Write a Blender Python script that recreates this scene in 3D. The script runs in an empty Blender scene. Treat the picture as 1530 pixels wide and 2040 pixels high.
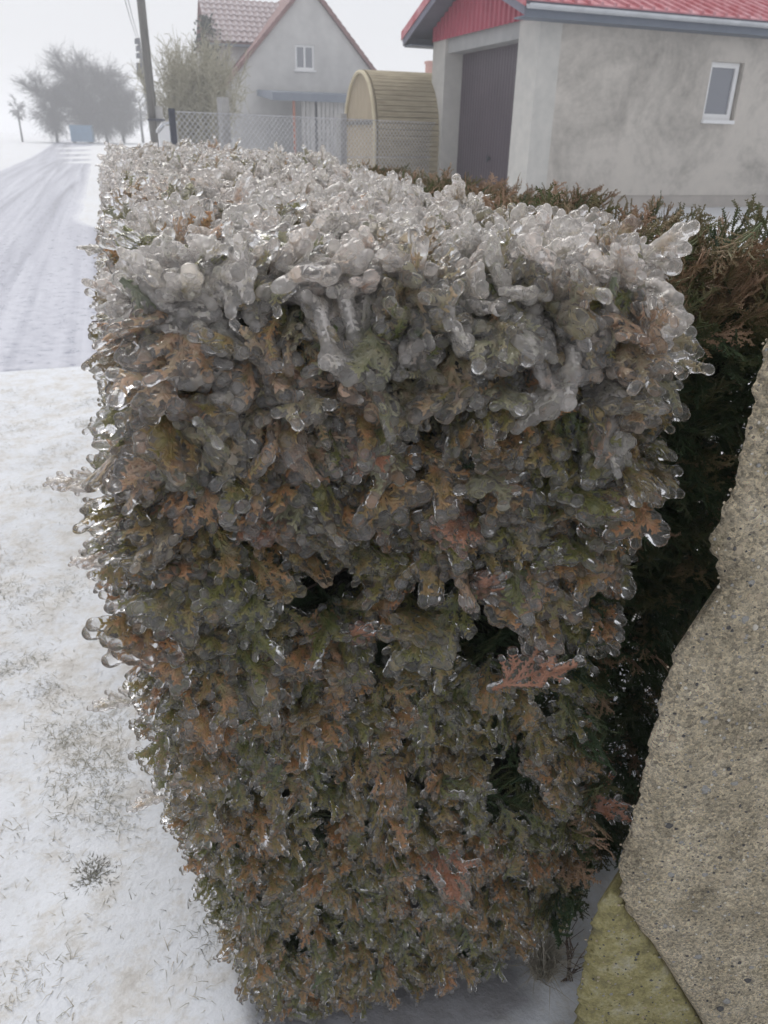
import bpy, bmesh, math, random
import numpy as np
from mathutils import Vector, Matrix, noise

R = math.radians
sc = bpy.context.scene
col = sc.collection

# ------------------------------------------------------------------ camera
PITCH, ROLL, CZ = R(25.9), R(1.3), 1.5
fw = Vector((0, math.cos(PITCH), -math.sin(PITCH)))
r0 = Vector((1, 0, 0))
u0 = r0.cross(fw)
up = u0 * math.cos(ROLL) - r0 * math.sin(ROLL)
rt = fw.cross(up)
cam = bpy.data.cameras.new('camera')
cam.sensor_fit = 'VERTICAL'
cam.sensor_height = 36.0
cam.lens = 36.0 * 1532 / 2040
cam.clip_start, cam.clip_end = 0.05, 3000
cam.dof.use_dof = True
cam.dof.focus_distance = 1.12
cam.dof.aperture_fstop = 9.5
co = bpy.data.objects.new('camera', cam)
m = Matrix((rt, up, -fw)).transposed().to_4x4()
m.translation = (0, 0, CZ)
co.matrix_world = m
col.objects.link(co)
sc.camera = co

# ------------------------------------------------------------------ sky and sun
w = bpy.data.worlds.new('World')
sc.world = w
w.use_nodes = True
nt = w.node_tree
nt.nodes.clear()
out = nt.nodes.new('ShaderNodeOutputWorld')
bg = nt.nodes.new('ShaderNodeBackground')
sky = nt.nodes.new('ShaderNodeTexSky')
sky.sky_type = 'NISHITA'
sky.sun_disc = False
sky.sun_elevation = R(50)
sky.sun_rotation = R(-30)
sky.dust_density = 4
mixs = nt.nodes.new('ShaderNodeMix')
mixs.data_type = 'RGBA'
mixs.inputs['Factor'].default_value = 0.93
mixs.inputs['B'].default_value = (5.15, 5.25, 5.52, 1)       # an even layer of overcast cloud
nt.links.new(sky.outputs[0], mixs.inputs['A'])
nt.links.new(mixs.outputs['Result'], bg.inputs['Color'])
bg.inputs['Strength'].default_value = 0.1
nt.links.new(bg.outputs[0], out.inputs['Surface'])
sun = bpy.data.lights.new('sun', 'SUN')
sun.energy, sun.angle, sun.color = 1.5, R(30), (1, .97, .93)
so = bpy.data.objects.new('sun', sun)
so.rotation_euler = (R(40), 0, R(180 + 30))
col.objects.link(so)
sc.view_settings.view_transform = 'Standard'
sc.view_settings.look = 'None'
sc.view_settings.exposure = 0.57
sc.view_settings.gamma = 1.0
sc.view_settings.use_curve_mapping = False
cy = sc.cycles
cy.use_denoising = True
cy.max_bounces = 16
cy.transmission_bounces = 14
cy.diffuse_bounces = 4
cy.glossy_bounces = 4
cy.transparent_max_bounces = 12
cy.volume_bounces = 1
cy.blur_glossy = 0.5
cy.sample_clamp_indirect = 6
cy.use_adaptive_sampling = True
cy.adaptive_threshold = 0.02

# ------------------------------------------------------------------ helpers
def tag(o, label=None, cat=None, group=None, kind=None):
    if label: o['label'] = label
    if cat: o['category'] = cat
    if group: o['group'] = group
    if kind: o['kind'] = kind
    return o

def link(name, me, mat=None, parent=None):
    o = bpy.data.objects.new(name, me)
    if mat is not None and me is not None:
        for mm in (mat if isinstance(mat, (list, tuple)) else [mat]):
            me.materials.append(mm)
    col.objects.link(o)
    if parent is not None: o.parent = parent
    return o

def empty(name, loc=(0, 0, 0), rz=0.0):
    o = bpy.data.objects.new(name, None)
    o.location = loc
    o.rotation_euler = (0, 0, rz)
    o.empty_display_size = .1
    col.objects.link(o)
    return o

def mesh(name, V, F, smooth=False):
    me = bpy.data.meshes.new(name)
    me.from_pydata([tuple(map(float, v)) for v in V], [], [tuple(map(int, f)) for f in F])
    me.update()
    if smooth:
        me.polygons.foreach_set('use_smooth', [True] * len(me.polygons))
    return me

class MB:
    """collects simple solids and builds them as one mesh"""
    def __init__(s): s.V, s.F = [], []
    def add(s, V, F):
        n = len(s.V)
        s.V += [tuple(v) for v in V]
        s.F += [tuple(i + n for i in f) for f in F]
        return s
    def box(s, a, b):
        x0, y0, z0 = a; x1, y1, z1 = b
        return s.add([(x0,y0,z0),(x1,y0,z0),(x1,y1,z0),(x0,y1,z0),(x0,y0,z1),(x1,y0,z1),(x1,y1,z1),(x0,y1,z1)],
                     [(3,2,1,0),(4,5,6,7),(0,1,5,4),(1,2,6,5),(2,3,7,6),(3,0,4,7)])
    def prism(s, poly, axis, a, b):
        """polygon (two coords) extruded along axis between a and b"""
        n = len(poly)
        def P(p, t):
            q = list(p); q.insert(axis, t); return tuple(q)
        V = [P(p, a) for p in poly] + [P(p, b) for p in poly]
        F = [tuple(range(n))[::-1], tuple(range(n, 2*n))] + [(i, (i+1) % n, n+(i+1) % n, n+i) for i in range(n)]
        return s.add(V, F)
    def tube(s, p, q, ra, rb, n=6, flat=1.0, nrm=None, caps=True):
        p, q = Vector(p), Vector(q)
        d = (q - p)
        if d.length < 1e-7: return s
        d.normalize()
        a = Vector(nrm) if nrm is not None else (Vector((0, 0, 1)) if abs(d.z) < .9 else Vector((1, 0, 0)))
        e1 = d.cross(a).normalized(); e2 = e1.cross(d)
        V = []
        for c, r in ((p, ra), (q, rb)):
            for k in range(n):
                t = 2*math.pi*k/n
                V.append(tuple(c + e1*(r*math.cos(t)) + e2*(r*flat*math.sin(t))))
        F = [(k, (k+1) % n, n+(k+1) % n, n+k) for k in range(n)]
        if caps: F += [tuple(range(n))[::-1], tuple(range(n, 2*n))]
        return s.add(V, F)
    def build(s, name, mat, parent=None, smooth=False, loc=None):
        o = link(name, mesh(name, s.V, s.F, smooth), mat, parent)
        if loc is not None: o.location = loc
        return o

# ---- node materials
def mat(name):
    m = bpy.data.materials.new(name)
    m.use_nodes = True
    t = m.node_tree
    b = t.nodes['Principled BSDF']
    return m, t, b

def ramp(t, fac, stops):
    r = t.nodes.new('ShaderNodeValToRGB')
    el = r.color_ramp.elements
    while len(el) < len(stops): el.new(.5)
    for e, (p, c) in zip(el, stops):
        e.position = p
        e.color = (*c, 1) if len(c) == 3 else c
    t.links.new(fac, r.inputs[0])
    return r.outputs[0]

def noise_tex(t, scale, detail=4, rough=.55, coord='Object', stretch=None, dist=0):
    tc = t.nodes.new('ShaderNodeTexCoord')
    src = tc.outputs[coord]
    if stretch:
        mp = t.nodes.new('ShaderNodeMapping')
        mp.inputs['Scale'].default_value = stretch
        t.links.new(src, mp.inputs[0]); src = mp.outputs[0]
    n = t.nodes.new('ShaderNodeTexNoise')
    n.inputs['Scale'].default_value = scale
    n.inputs['Detail'].default_value = detail
    n.inputs['Roughness'].default_value = rough
    n.inputs['Distortion'].default_value = dist
    t.links.new(src, n.inputs['Vector'])
    return n.outputs['Fac']

def bump(t, b, h, strength=.3, dist=.01):
    n = t.nodes.new('ShaderNodeBump')
    n.inputs['Strength'].default_value = strength
    n.inputs['Distance'].default_value = dist
    t.links.new(h, n.inputs['Height'])
    t.links.new(n.outputs[0], b.inputs['Normal'])
    return n

def mixc(t, fac, a, b, mode='MIX'):
    x = t.nodes.new('ShaderNodeMix'); x.data_type = 'RGBA'; x.blend_type = mode
    for k, s in (('Factor', fac), ('A', a), ('B', b)):
        if isinstance(s, (int, float)): x.inputs[k].default_value = s
        elif isinstance(s, tuple): x.inputs[k].default_value = (*s, 1)
        else: t.links.new(s, x.inputs[k])
    return x.outputs['Result']

def math_n(t, op, a, b=0.0):
    x = t.nodes.new('ShaderNodeMath'); x.operation = op
    for i, s in enumerate((a, b)):
        if isinstance(s, (int, float)): x.inputs[i].default_value = s
        else: t.links.new(s, x.inputs[i])
    return x.outputs[0]

def simple(name, stops, scale=8, rough=.8, bs=.15, bd=.01, detail=5, coord='Object', stretch=None, metal=0):
    m, t, b = mat(name)
    n = noise_tex(t, scale, detail, .6, coord, stretch)
    t.links.new(ramp(t, n, stops), b.inputs['Base Color'])
    b.inputs['Roughness'].default_value = rough
    b.inputs['Metallic'].default_value = metal
    if bs: bump(t, b, n, bs, bd)
    return m

# ------------------------------------------------------------------ ground, road
def sstep(x, a, b_):
    t_ = max(0.0, min(1.0, (x - a) / (b_ - a)))
    return t_ * t_ * (3 - 2 * t_)
HU = Vector((-math.sin(R(19)), math.cos(R(19)), 0)); HV = Vector((math.cos(R(19)), math.sin(R(19)), 0))
def ground_z(x, y):
    v, u = HV.x * x + HV.y * y, HU.x * x + HU.y * y
    d = math.hypot(x, y)
    z = .56 * sstep(v, 1.15, 2.6) * (1 - .0 * u)
    z = max(z, .55 * sstep(d, 45, 95))
    paved = -4.3 < v < -1.2 and u > 5.4 or (5.5 < u < 14.5 and -1.4 < v < .9)
    if d < 30 and not paved:
        q = Vector((x, y, 0))
        k_ = 1 - sstep(u, 4.8, 5.4) * (1 if v < 1.2 else 0)
        if u > 5.4 and -1.2 <= v < 1.2: k_ = .15
        z += k_ * (.018 * noise.noise(q * 2.2) + .010 * noise.noise(q * 6) + .005 * noise.noise(q * 19))
    return z

M_SNOW, t, b = mat('snow')
thin = noise_tex(t, 9, 8, .74)
clump = noise_tex(t, 1.3, 3, .5)
tf = math_n(t, 'ADD', math_n(t, 'MULTIPLY', thin, .75), math_n(t, 'MULTIPLY', clump, .25))
c1 = None
und = t.nodes.new('ShaderNodeAttribute'); und.attribute_name = 'hedge_shade'
c1 = ramp(t, tf, [(.30, (.66, .68, .725)), (.48, (.61, .63, .665)), (.57, (.58, .575, .57)), (.68, (.46, .44, .42))])
spk = noise_tex(t, 42, 6, .75)
c1 = mixc(t, ramp(t, math_n(t, 'ADD', math_n(t, 'MULTIPLY', spk, .6), math_n(t, 'MULTIPLY', thin, .4)), [(.50, (0, 0, 0)), (.66, (.75,) * 3)]), c1, (.42, .40, .37))
# shade under the hedge, painted into the snow colour as a grey patch
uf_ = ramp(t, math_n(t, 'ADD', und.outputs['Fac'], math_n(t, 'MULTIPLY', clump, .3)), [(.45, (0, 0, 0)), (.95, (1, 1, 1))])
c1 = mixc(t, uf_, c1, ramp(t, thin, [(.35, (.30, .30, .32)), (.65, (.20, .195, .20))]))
t.links.new(c1, b.inputs['Base Color'])
b.inputs['Roughness'].default_value = .7
b.inputs['Subsurface Weight'].default_value = 0
bump(t, b, noise_tex(t, 60, 5, .6), .35, .012)

def road_mat(name, stretch, k):
  global t
  m, t, b = mat(name)
  st = noise_tex(t, 1.0, 5, .6, stretch=stretch, dist=.7)
  fine = noise_tex(t, 9, 6, .65)
  mixf = math_n(t, 'ADD', math_n(t, 'MULTIPLY', st, .60), math_n(t, 'MULTIPLY', fine, .40))
  c0 = ramp(t, mixf, [(.38, (.17, .175, .215)), (.48, (.30, .31, .37)), (.60, (.46, .47, .53))])
  at = t.nodes.new('ShaderNodeAttribute'); at.attribute_name = 'edge'
  ef = ramp(t, math_n(t, 'ADD', at.outputs['Fac'], math_n(t, 'MULTIPLY', fine, .5)), [(.30, (0, 0, 0)), (.80, (1, 1, 1))])
  t.links.new(mixc(t, ef, (.69, .70, .735), c0), b.inputs['Base Color'])
  t.links.new(ramp(t, fine, [(.35, (.22,) * 3), (.65, (.6,) * 3)]), b.inputs['Roughness'])
  b.inputs['Specular IOR Level'].default_value = .35
  bump(t, b, fine, .25, .01)
  return m
M_ROAD = road_mat('icy_road', (2.6, .05, 1), 1)

def axis(lo, hi, dense, step, far):
    a = list(np.arange(dense[0], dense[1], step))
    s_, x = step, dense[1]
    while x < hi: a.append(x); s_ *= 1.16; x += s_
    s_, x = step, dense[0]
    while x > lo: s_ *= 1.16; x -= s_; a.append(x)
    return sorted(a)
gx = axis(-1500, 1500, (-2.4, 2.2), .045, 0)
gy = axis(-60, 2200, (.3, 6.0), .045, 0)
V = [(x, y, ground_z(x, y)) for y in gy for x in gx]
nx = len(gx)
F = [(j*nx+i, j*nx+i+1, (j+1)*nx+i+1, (j+1)*nx+i) for j in range(len(gy)-1) for i in range(nx-1)]
me = mesh('snowy_ground', V, F, True); a_ = me.attributes.new('hedge_shade', 'FLOAT', 'POINT')
def shade_mask(x, y):  # strength of the painted shade across the hedge footprint
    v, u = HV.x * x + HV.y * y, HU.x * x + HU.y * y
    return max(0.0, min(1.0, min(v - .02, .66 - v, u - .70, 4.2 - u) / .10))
a_.data.foreach_set('value', [shade_mask(x, y) for x, y, z in V])
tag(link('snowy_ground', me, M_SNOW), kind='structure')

# one icy carriageway that widens into the drive across the verge
def road_right(u):
    a = sstep(u, 12.4, 16.5)
    return (1 - a) * (.72 if u >= 5.62 else -1.35) + a * -.42
us = list(np.arange(-6, 5.5, .4)) + [5.60, 5.62] + list(np.arange(5.8, 18, .2)) + list(np.arange(18, 60, 1.5)) + list(np.arange(60, 190, 5))
V, F, E_ = [], [], []
NV = 30
for u in us:
    vr = road_right(u) + .10 * noise.noise(Vector((u * .5, 2, 5))) + .05 * noise.noise(Vector((u * 2, 2, 9)))
    vl = -4.15 + .15 * noise.noise(Vector((u * .4, 7, 5)))
    for i in range(NV + 1):
        v = vl + (vr - vl) * i / NV
        uu = u + (.07 * noise.noise(Vector((v * 2, 3, 3))) + .16 * (v + .6) * (1 if v > -1.4 else 0) * .5 if 5.5 < u < 6.2 else 0)
        e = min((v - vl) / .5, (vr - v) / .5)
        if v > -1.35 and u >= 5.6: e = min(e, (u - 5.62) / .22)
        p = HV * v + HU * uu
        E_.append(max(0, min(1, e)))
        V.append((v, uu, .55 * sstep(p.length, 45, 95) + (.008 if e > 0.001 else -.02)))
n = NV + 1
F = [(j*n+i, j*n+i+1, (j+1)*n+i+1, (j+1)*n+i) for j in range(len(us)-1) for i in range(NV)]
me = mesh('road', V, F, True); a_ = me.attributes.new('edge', 'FLOAT', 'POINT'); a_.data.foreach_set('value', E_)
o = link('road', me, M_ROAD); o.rotation_euler.z = R(19)
tag(o, kind='structure')

# ------------------------------------------------------------------ materials of the buildings
M_RENDER, t, b = mat('weathered_render')
big = noise_tex(t, .9, 6, .62, dist=.8); fin = noise_tex(t, 7, 6, .7)
f_ = math_n(t, 'ADD', math_n(t, 'MULTIPLY', big, .7), math_n(t, 'MULTIPLY', fin, .3))
t.links.new(ramp(t, f_, [(.33, (.29, .265, .24)), (.45, (.44, .41, .37)), (.55, (.56, .52, .47)), (.70, (.61, .565, .505))]), b.inputs['Base Color'])
b.inputs['Roughness'].default_value = .92
bump(t, b, noise_tex(t, 40, 5, .6), .3, .006)
M_HOUSE = simple('house_render', [(.3, (.46, .45, .44)), (.7, (.60, .59, .57))], 1.2, .92, .2, .006)
M_PALE = simple('pale_render', [(.3, (.50, .49, .46)), (.7, (.60, .58, .54))], 5, .9, .2, .004)
M_LINTEL = simple('lintel_render', [(.3, (.34, .34, .34)), (.7, (.42, .42, .41))], 5, .9, .2, .004)
M_PLINTH = simple('plinth', [(.3, (.38, .35, .32)), (.7, (.48, .44, .40))], 4, .9, .2, .005)
M_BROWN = simple('brown_door_paint', [(.3, (.066, .048, .064)), (.7, (.088, .066, .084))], 2, .45, 0)
M_RED = simple('red_sheet_metal', [(.3, (.35, .04, .075)), (.7, (.43, .06, .10))], 3, .4, 0)
M_REDSNOW = simple('red_sheet_metal_rimed', [(.35, (.42, .09, .11)), (.65, (.58, .30, .33))], 4, .6, .1, .003)
M_SOFFIT = simple('soffit_boards', [(.3, (.15, .15, .19)), (.7, (.19, .19, .24))], 3, .7, 0)
M_GREY = simple('fascia_paint', [(.3, (.13, .155, .20)), (.7, (.17, .195, .24))], 3, .6, 0)
M_ZINC = simple('zinc', [(.3, (.50, .52, .55)), (.7, (.62, .64, .67))], 6, .45, 0, metal=.3)
M_WHITE = simple('white_plastic', [(.3, (.76, .76, .76)), (.7, (.82, .82, .82))], 3, .4, 0)
M_GLASS, t, b = mat('window_glass')
b.inputs['Base Color'].default_value = (.20, .21, .24, 1); b.inputs['Roughness'].default_value = .06
b.inputs['Specular IOR Level'].default_value = .9
M_STEEL = simple('dark_steel', [(.3, (.04, .045, .06)), (.7, (.07, .075, .10))], 9, .6, 0)
M_WIRE = simple('iced_wire', [(.3, (.42, .42, .44)), (.7, (.60, .60, .62))], 9, .4, 0)
M_CONCP = simple('concrete_post', [(.3, (.34, .33, .32)), (.7, (.44, .43, .41))], 9, .9, .2, .004)
M_TILE = simple('frosted_tile', [(.34, (.20, .12, .115)), (.48, (.37, .29, .29)), (.62, (.62, .58, .60))], 2.4, .8, .1, .004)
M_VERGE = simple('red_verge_tile', [(.3, (.15, .07, .07)), (.7, (.25, .13, .125))], 4, .8, 0)
M_PLANKW = simple('grey_planks', [(.3, (.28, .27, .26)), (.7, (.56, .55, .54))], 3, .9, .2, .004, stretch=(8, 8, .6))
M_REED = simple('reed_slats', [(.3, (.24, .20, .13)), (.7, (.46, .40, .28))], 6, .9, .2, .003, stretch=(.5, 6, 6))
M_TAN = simple('tan_boards', [(.3, (.30, .245, .17)), (.7, (.42, .35, .25))], 5, .9, .2, .003, stretch=(6, 6, .5))
M_BLUE = simple('blue_paint', [(.3, (.05, .17, .30)), (.7, (.07, .21, .36))], 2, .6, 0)
M_POLE = simple('weathered_pole', [(.3, (.10, .098, .09)), (.7, (.20, .19, .175))], 5, .9, .3, .006, stretch=(6, 6, .4))
M_BRICK = simple('red_brick', [(.3, (.36, .12, .08)), (.7, (.46, .18, .12))], 12, .9, .2, .004)
M_TWIG = simple('bare_twigs', [(.3, (.022, .021, .025)), (.7, (.045, .042, .048))], 3, .9, 0)
M_IVY = simple('ivy_leaves', [(.3, (.02, .032, .03)), (.7, (.05, .065, .05))], 9, .5, 0)
M_RIME = simple('rimed_shrub', [(.3, (.24, .22, .14)), (.7, (.50, .47, .37))], 6, .7, 0)

def part(name, mt, parent, a, b_, label=None):
    o = MB().box(a, b_).build(name, mt, parent)
    if label: o['label'] = label
    return o

# ------------------------------------------------------------------ garage (x along the side wall, y along the road)
GA = R(20.4)
gar = empty('garage', (2.06, 12.84, .56), GA)
tag(gar, 'grey rendered garage with brown door and red sheet metal gable', 'garage')
GW, GL, EH = 3.86, 7.2, 2.60
part('plinth', M_PLINTH, gar, (.0, .012, -.3), (GL, GW, .19))
mb = MB()
# side wall towards the camera, with a window opening x 3.09..3.75, z 1.34..2.14
wx0, wx1, wz0, wz1 = 3.10, 3.74, 1.32, 2.13
mb.box((.36, 0, .19), (wx0, .24, EH)); mb.box((wx1, 0, .19), (GL, .24, EH))
mb.box((wx0, 0, .19), (wx1, .24, wz0)); mb.box((wx0, 0, wz1), (wx1, .24, EH))
mb.box((GL - .24, .24, .19), (GL, GW, EH)); mb.box((.36, GW - .24, .19), (GL - .24, GW, EH))
mb.build('wall', M_RENDER, gar)
for y0, y1 in ((.0, .60), (3.30, GW)):
    part('pillar', M_PALE, gar, (-.004, y0 - .004, .19), (.36, y1, EH - .03))
part('lintel', M_LINTEL, gar, (.05, .60, 2.33), (.36, 3.30, EH - .03))
# door: ribbed brown sheet in a frame
door = part('door', M_BROWN, gar, (.345, .60, -.02), (.37, 3.30, 2.33))
for k in range(27):
    y = .66 + k * .099
    MB().prism([(.337, y), (.345, y - .012), (.345, y + .012)], 2, .02, 2.30).build('rib', M_BROWN, door)
hd = MB().tube((.30, 1.95, .66), (.345, 1.95, .66), .03, .03, 10)
hd.box((.285, 1.93, .60), (.30, 1.97, .72)); hd.build('handle', M_STEEL, door)
# gable of red corrugated sheets
rz = lambda y: 2.66 + (y + .35) * math.tan(R(20)) if y < GW / 2 else 2.66 + (GW + .35 - y) * math.tan(R(20))
ys = np.linspace(.02, GW - .02, 25)
for i in range(24):
    y0, y1 = ys[i], ys[i + 1]; wd = y1 - y0
    prof = [(.0, .0), (.10, 0), (.25, -.028), (.60, -.028), (.75, 0), (1.0, 0)]
    V_, F_ = [], []
    for s_, dx in prof:
        y = y0 + s_ * wd
        V_ += [(-.03 + dx, y, EH - .06), (-.03 + dx, y, rz(y) - .07), (-.012 + dx, y, rz(y) - .07), (-.012 + dx, y, EH - .06)]
    for k in range(len(prof) - 1):
        a = 4 * k
        for e in range(4): F_.append((a + e, a + 4 + e, a + 4 + (e + 1) % 4, a + (e + 1) % 4))
    F_ += [(3, 2, 1, 0), (4*5, 4*5+1, 4*5+2, 4*5+3)]
    MB().add(V_, F_).build('gable_sheet', M_RED, gar)
part('gable_wall', M_LINTEL, gar, (0.0, .25, EH - .025), (.20, GW - .25, 2.99))
# roof: two slopes of ribbed sheet, soffit, verge trim, fascia, gutter
for sgn in (0, 1):
    Y = (lambda y: y) if sgn == 0 else (lambda y: GW - y)
    ye, yr = -.35, GW / 2
    ze, zr = 2.66, 2.66 + (yr - ye) * math.tan(R(20))
    MB().prism([(Y(ye), ze - .03), (Y(yr), zr - .03), (Y(yr), zr + .0), (Y(ye), ze + .0)], 0, -.46, GL + .3).build('roof_deck', M_SOFFIT, gar)
    rf = MB().prism([(Y(ye - .03), ze + .003 - .01), (Y(yr), zr + .003), (Y(yr), zr + .023), (Y(ye - .03), ze + .013)], 0, -.47, GL + .31).build('roof_sheet', M_REDSNOW, gar)
    for k in range(36):
        x = -.36 + k * .215
        MB().prism([(Y(ye - .03), ze + .014 - .006), (Y(yr - .02), zr + .020), (Y(yr - .02), zr + .058), (Y(ye - .03), ze + .05)], 0, x, x + .045).build('roof_rib', M_REDSNOW, rf)
    MB().prism([(Y(ye - .05), ze - .075), (Y(yr), zr - .068), (Y(yr), zr + .07), (Y(ye - .05), ze + .06)], 0, -.49, -.472).build('verge_trim', M_REDSNOW, gar)
    MB().prism([(Y(ye), ze - .17), (Y(yr), zr - .165), (Y(yr), zr - .032), (Y(ye), ze - .032)], 0, -.468, -.44).build('verge_board', M_SOFFIT, gar)
    MB().prism([(Y(ye), ze - .19), (Y(ye + .03), ze - .19), (Y(ye + .03), ze - .032), (Y(ye), ze - .032)], 0, -.438, GL + .3).build('fascia', M_GREY, gar)
    MB().prism([(Y(ye + .032), ze - .185), (Y(-.006), ze - .185), (Y(-.006), ze - .165), (Y(ye + .032), ze - .165)], 0, -.43, GL).build('soffit', M_GREY, gar)
    V_ = []; n = 9
    g_ = MB()
    pr = [(Y(ye - .07) + .06 * math.cos(a), ze - .045 + .06 * math.sin(a)) for a in np.linspace(math.pi, 2 * math.pi, n)]
    pr += [(Y(ye - .07) + .052 * math.cos(a), ze - .045 + .052 * math.sin(a)) for a in np.linspace(2 * math.pi, math.pi, n)]
    for k in range(n - 1):
        g_.prism([pr[k], pr[k + 1], pr[2*n - 2 - k], pr[2*n - 1 - k]], 0, -.45, GL + .3)
    g_.build('gutter', M_ZINC, gar)
# window in the side wall
wn = MB()
wn.box((wx0 + .002, .06, wz0 + .002), (wx0 + .075, .13, wz1 - .002)); wn.box((wx1 - .11, .06, wz0 + .002), (wx1 - .04, .13, wz1 - .002))
wn.box((wx0 + .075, .06, wz1 - .075), (wx1 - .11, .13, wz1 - .002)); wn.box((wx0 + .075, .06, wz0 + .002), (wx1 - .11, .13, wz0 + .085))
win = wn.build('window', M_WHITE, gar)
part('pane', M_GLASS, win, (wx0 + .075, .09, wz0 + .085), (wx1 - .11, .10, wz1 - .075))
part('sill', M_WHITE, win, (wx0 - .02, -.05, wz0 - .055), (wx1 - .02, .058, wz0 - .002))

# ------------------------------------------------------------------ house beyond the fence
def hv(v, u, z): p = HV * v + HU * u; return (p.x, p.y, z)
hs = empty('house', hv(8.65, 36, .5), R(19))
tag(hs, 'grey gabled house with red tiled roof and small white window', 'house')
hw, he, ha = 3.25, 3.0, 6.42
ww0, ww1, w0, w1 = -.58, .24, 3.50, 4.40
g_ = MB()
g_.prism([(-hw, -.3), (ww0, -.3), (ww0, ha - 1.05 * abs(ww0)), (-hw, he)], 1, 0, .3)
g_.prism([(ww1, -.3), (hw, -.3), (hw, he), (ww1, ha - 1.05 * abs(ww1))], 1, 0, .3)
g_.prism([(ww0, -.3), (ww1, -.3), (ww1, w0), (ww0, w0)], 1, 0, .3)
g_.prism([(ww0, w1), (ww1, w1), (ww1, ha - 1.05 * abs(ww1)), (0, ha), (ww0, ha - 1.05 * abs(ww0))], 1, 0, .3)
g_.box((-hw, .3, -.3), (-hw + .3, 6, he)); g_.box((hw - .3, .3, -.3), (hw, 6, he))
g_.build('wall', M_HOUSE, hs)
for sd in (-1, 1):
    q = MB().prism([(sd * (hw + .25), he - .22), (0, ha + .05), (0, ha + .20), (sd * (hw + .25), he - .07)], 1, -.12, 6.5)
    q.build('roof', M_VERGE, hs)
    for k in range(18):
        f0, f1 = k / 18, (k + 1) / 18
        x0, x1 = sd * (hw + .27) * (1 - f0), sd * (hw + .27) * (1 - f1)
        z0, z1 = he - .25 + f0 * (ha - he + .28), he - .25 + f1 * (ha - he + .28)
        MB().prism([(x0, z0), (x1, z1), (x1, z1 + .20), (x0, z0 + .235)], 1, -.17, -.122).build('verge_tile', M_VERGE, hs)
q = MB()
for x0, x1 in ((ww0, ww0 + .09), (-.21, -.13), (ww1 - .09, ww1)): q.box((x0 + .002, .05, w0 + .002), (x1 - .002, .14, w1 - .002))
for z0, z1 in ((w0, w0 + .09), (w1 - .09, w1)):
    q.box((ww0 + .09, .055, z0 + .002), (-.21, .135, z1 - .002)); q.box((-.13, .055, z0 + .002), (ww1 - .09, .135, z1 - .002))
hwn = q.build('window', M_WHITE, hs)
part('pane', M_GLASS, hwn, (ww0 + .09, .09, w0 + .09), (-.21, .10, w1 - .09)); part('pane', M_GLASS, hwn, (-.13, .09, w0 + .09), (ww1 - .09, .10, w1 - .09))
part('sill', M_WHITE, hwn, (ww0 - .05, -.06, w0 - .07), (ww1 + .05, .048, w0 - .003))
# cross wing with frosted tiles, set back
q = MB().box((-3.55, 2.2, -.3), (-hw - .003, 6.2, 4.5))
q.box((-hw - .003, 2.2, he + .25), (.30, 6.2, 4.5))
q.prism([(2.2, 4.5), (6.2, 4.5), (4.2, 6.15)], 0, -3.55, .30)
q.build('wing_wall', M_HOUSE, hs)
part('corner_strip', M_PALE, hs, (-3.56, 2.17, 1.0), (-3.30, 2.197, 4.42))
wing_roof = MB().prism([(1.95, 4.45), (4.2, 6.25), (4.2, 6.33), (1.95, 4.53)], 0, -3.85, .40).build('wing_roof', M_VERGE, hs)
MB().prism([(6.45, 4.45), (4.2, 6.25), (4.2, 6.33), (6.45, 4.53)], 0, -3.85, .40).build('wing_roof', M_VERGE, hs)
sl = math.atan2(1.8, 2.25)
tm = MB()
nseg = 6
Vt = []
for yy, zz in ((0, .012), (.40, .035)):
    for k in range(nseg + 1):
        s_ = k / nseg
        h = .028 * math.sin(s_ * math.pi * 2) + .02
        Vt.append((s_ * .27, yy, zz + h)); 
base_n = len(Vt)
Vt += [(x, y, z - .03) for x, y, z in Vt]
Ft = []
for k in range(nseg):
    a = k; bq = k + 1; c = nseg + 1 + k + 1; d = nseg + 1 + k
    Ft += [(a, bq, c, d), (base_n + d, base_n + c, base_n + bq, base_n + a), (bq, a, base_n + a, base_n + bq), (d, c, base_n + c, base_n + d)]
Ft += [(0, nseg + 1, base_n + nseg + 1, base_n), (nseg, base_n + nseg, base_n + 2*nseg + 1, 2*nseg + 1)]
tile_me = mesh('tile', Vt, Ft); tile_me.materials.append(M_TILE)
trng = random.Random(3)
for r_ in range(8):
    for c_ in range(16):
        o = bpy.data.objects.new('tile', tile_me); col.objects.link(o); o.parent = wing_roof
        s_ = r_ * .352 + .02
        # upper tiles lie over the lower ones: the bottom edge is the thick one
        o.location = (-3.86 + c_ * .262, 1.92 + (s_ + .38) * math.cos(sl), 4.53 + (s_ + .38) * math.sin(sl))
        o.rotation_euler = (sl + trng.uniform(-.02, .02), 0, 0)
        o.scale = (1, -1, 1)
part('gutter', M_GREY, hs, (-3.8, 1.83, 4.36), (-.9, 1.93, 4.46))
# lean-to against the gable
q = MB().prism([(-3.4, 2.50), (-.15, 2.70), (-.15, 2.48), (-3.4, 2.22)], 0, -2.25, 3.4)
lean = q.build('lean_to_roof', M_GREY, hs)
prng = random.Random(8)
x = -1.05
k = 0
while x < 3.2:
    wd = prng.uniform(.15, .24)
    if k == 3: x += .09
    if not (1.0 < x + wd / 2 < 1.4):
        part('plank', M_PLANKW, hs, (x, -3.05 + prng.uniform(-.02, .02), -.3), (x + wd - .02, -3.0 + prng.uniform(0, .01), 2.40 + prng.uniform(-.03, .03)))
    else:
        part('plank', M_PLANKW, hs, (x, -3.05, -.3), (x + wd - .02, -3.0, 1.15)); 
    x += wd; k += 1
part('shed_back', M_STEEL, hs, (-1.0, -2.9, -.3), (3.2, -2.85, 2.3))
part('shed_pane', M_GLASS, hs, (.95, -2.99, 1.15), (1.45, -2.96, 2.1))
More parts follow.
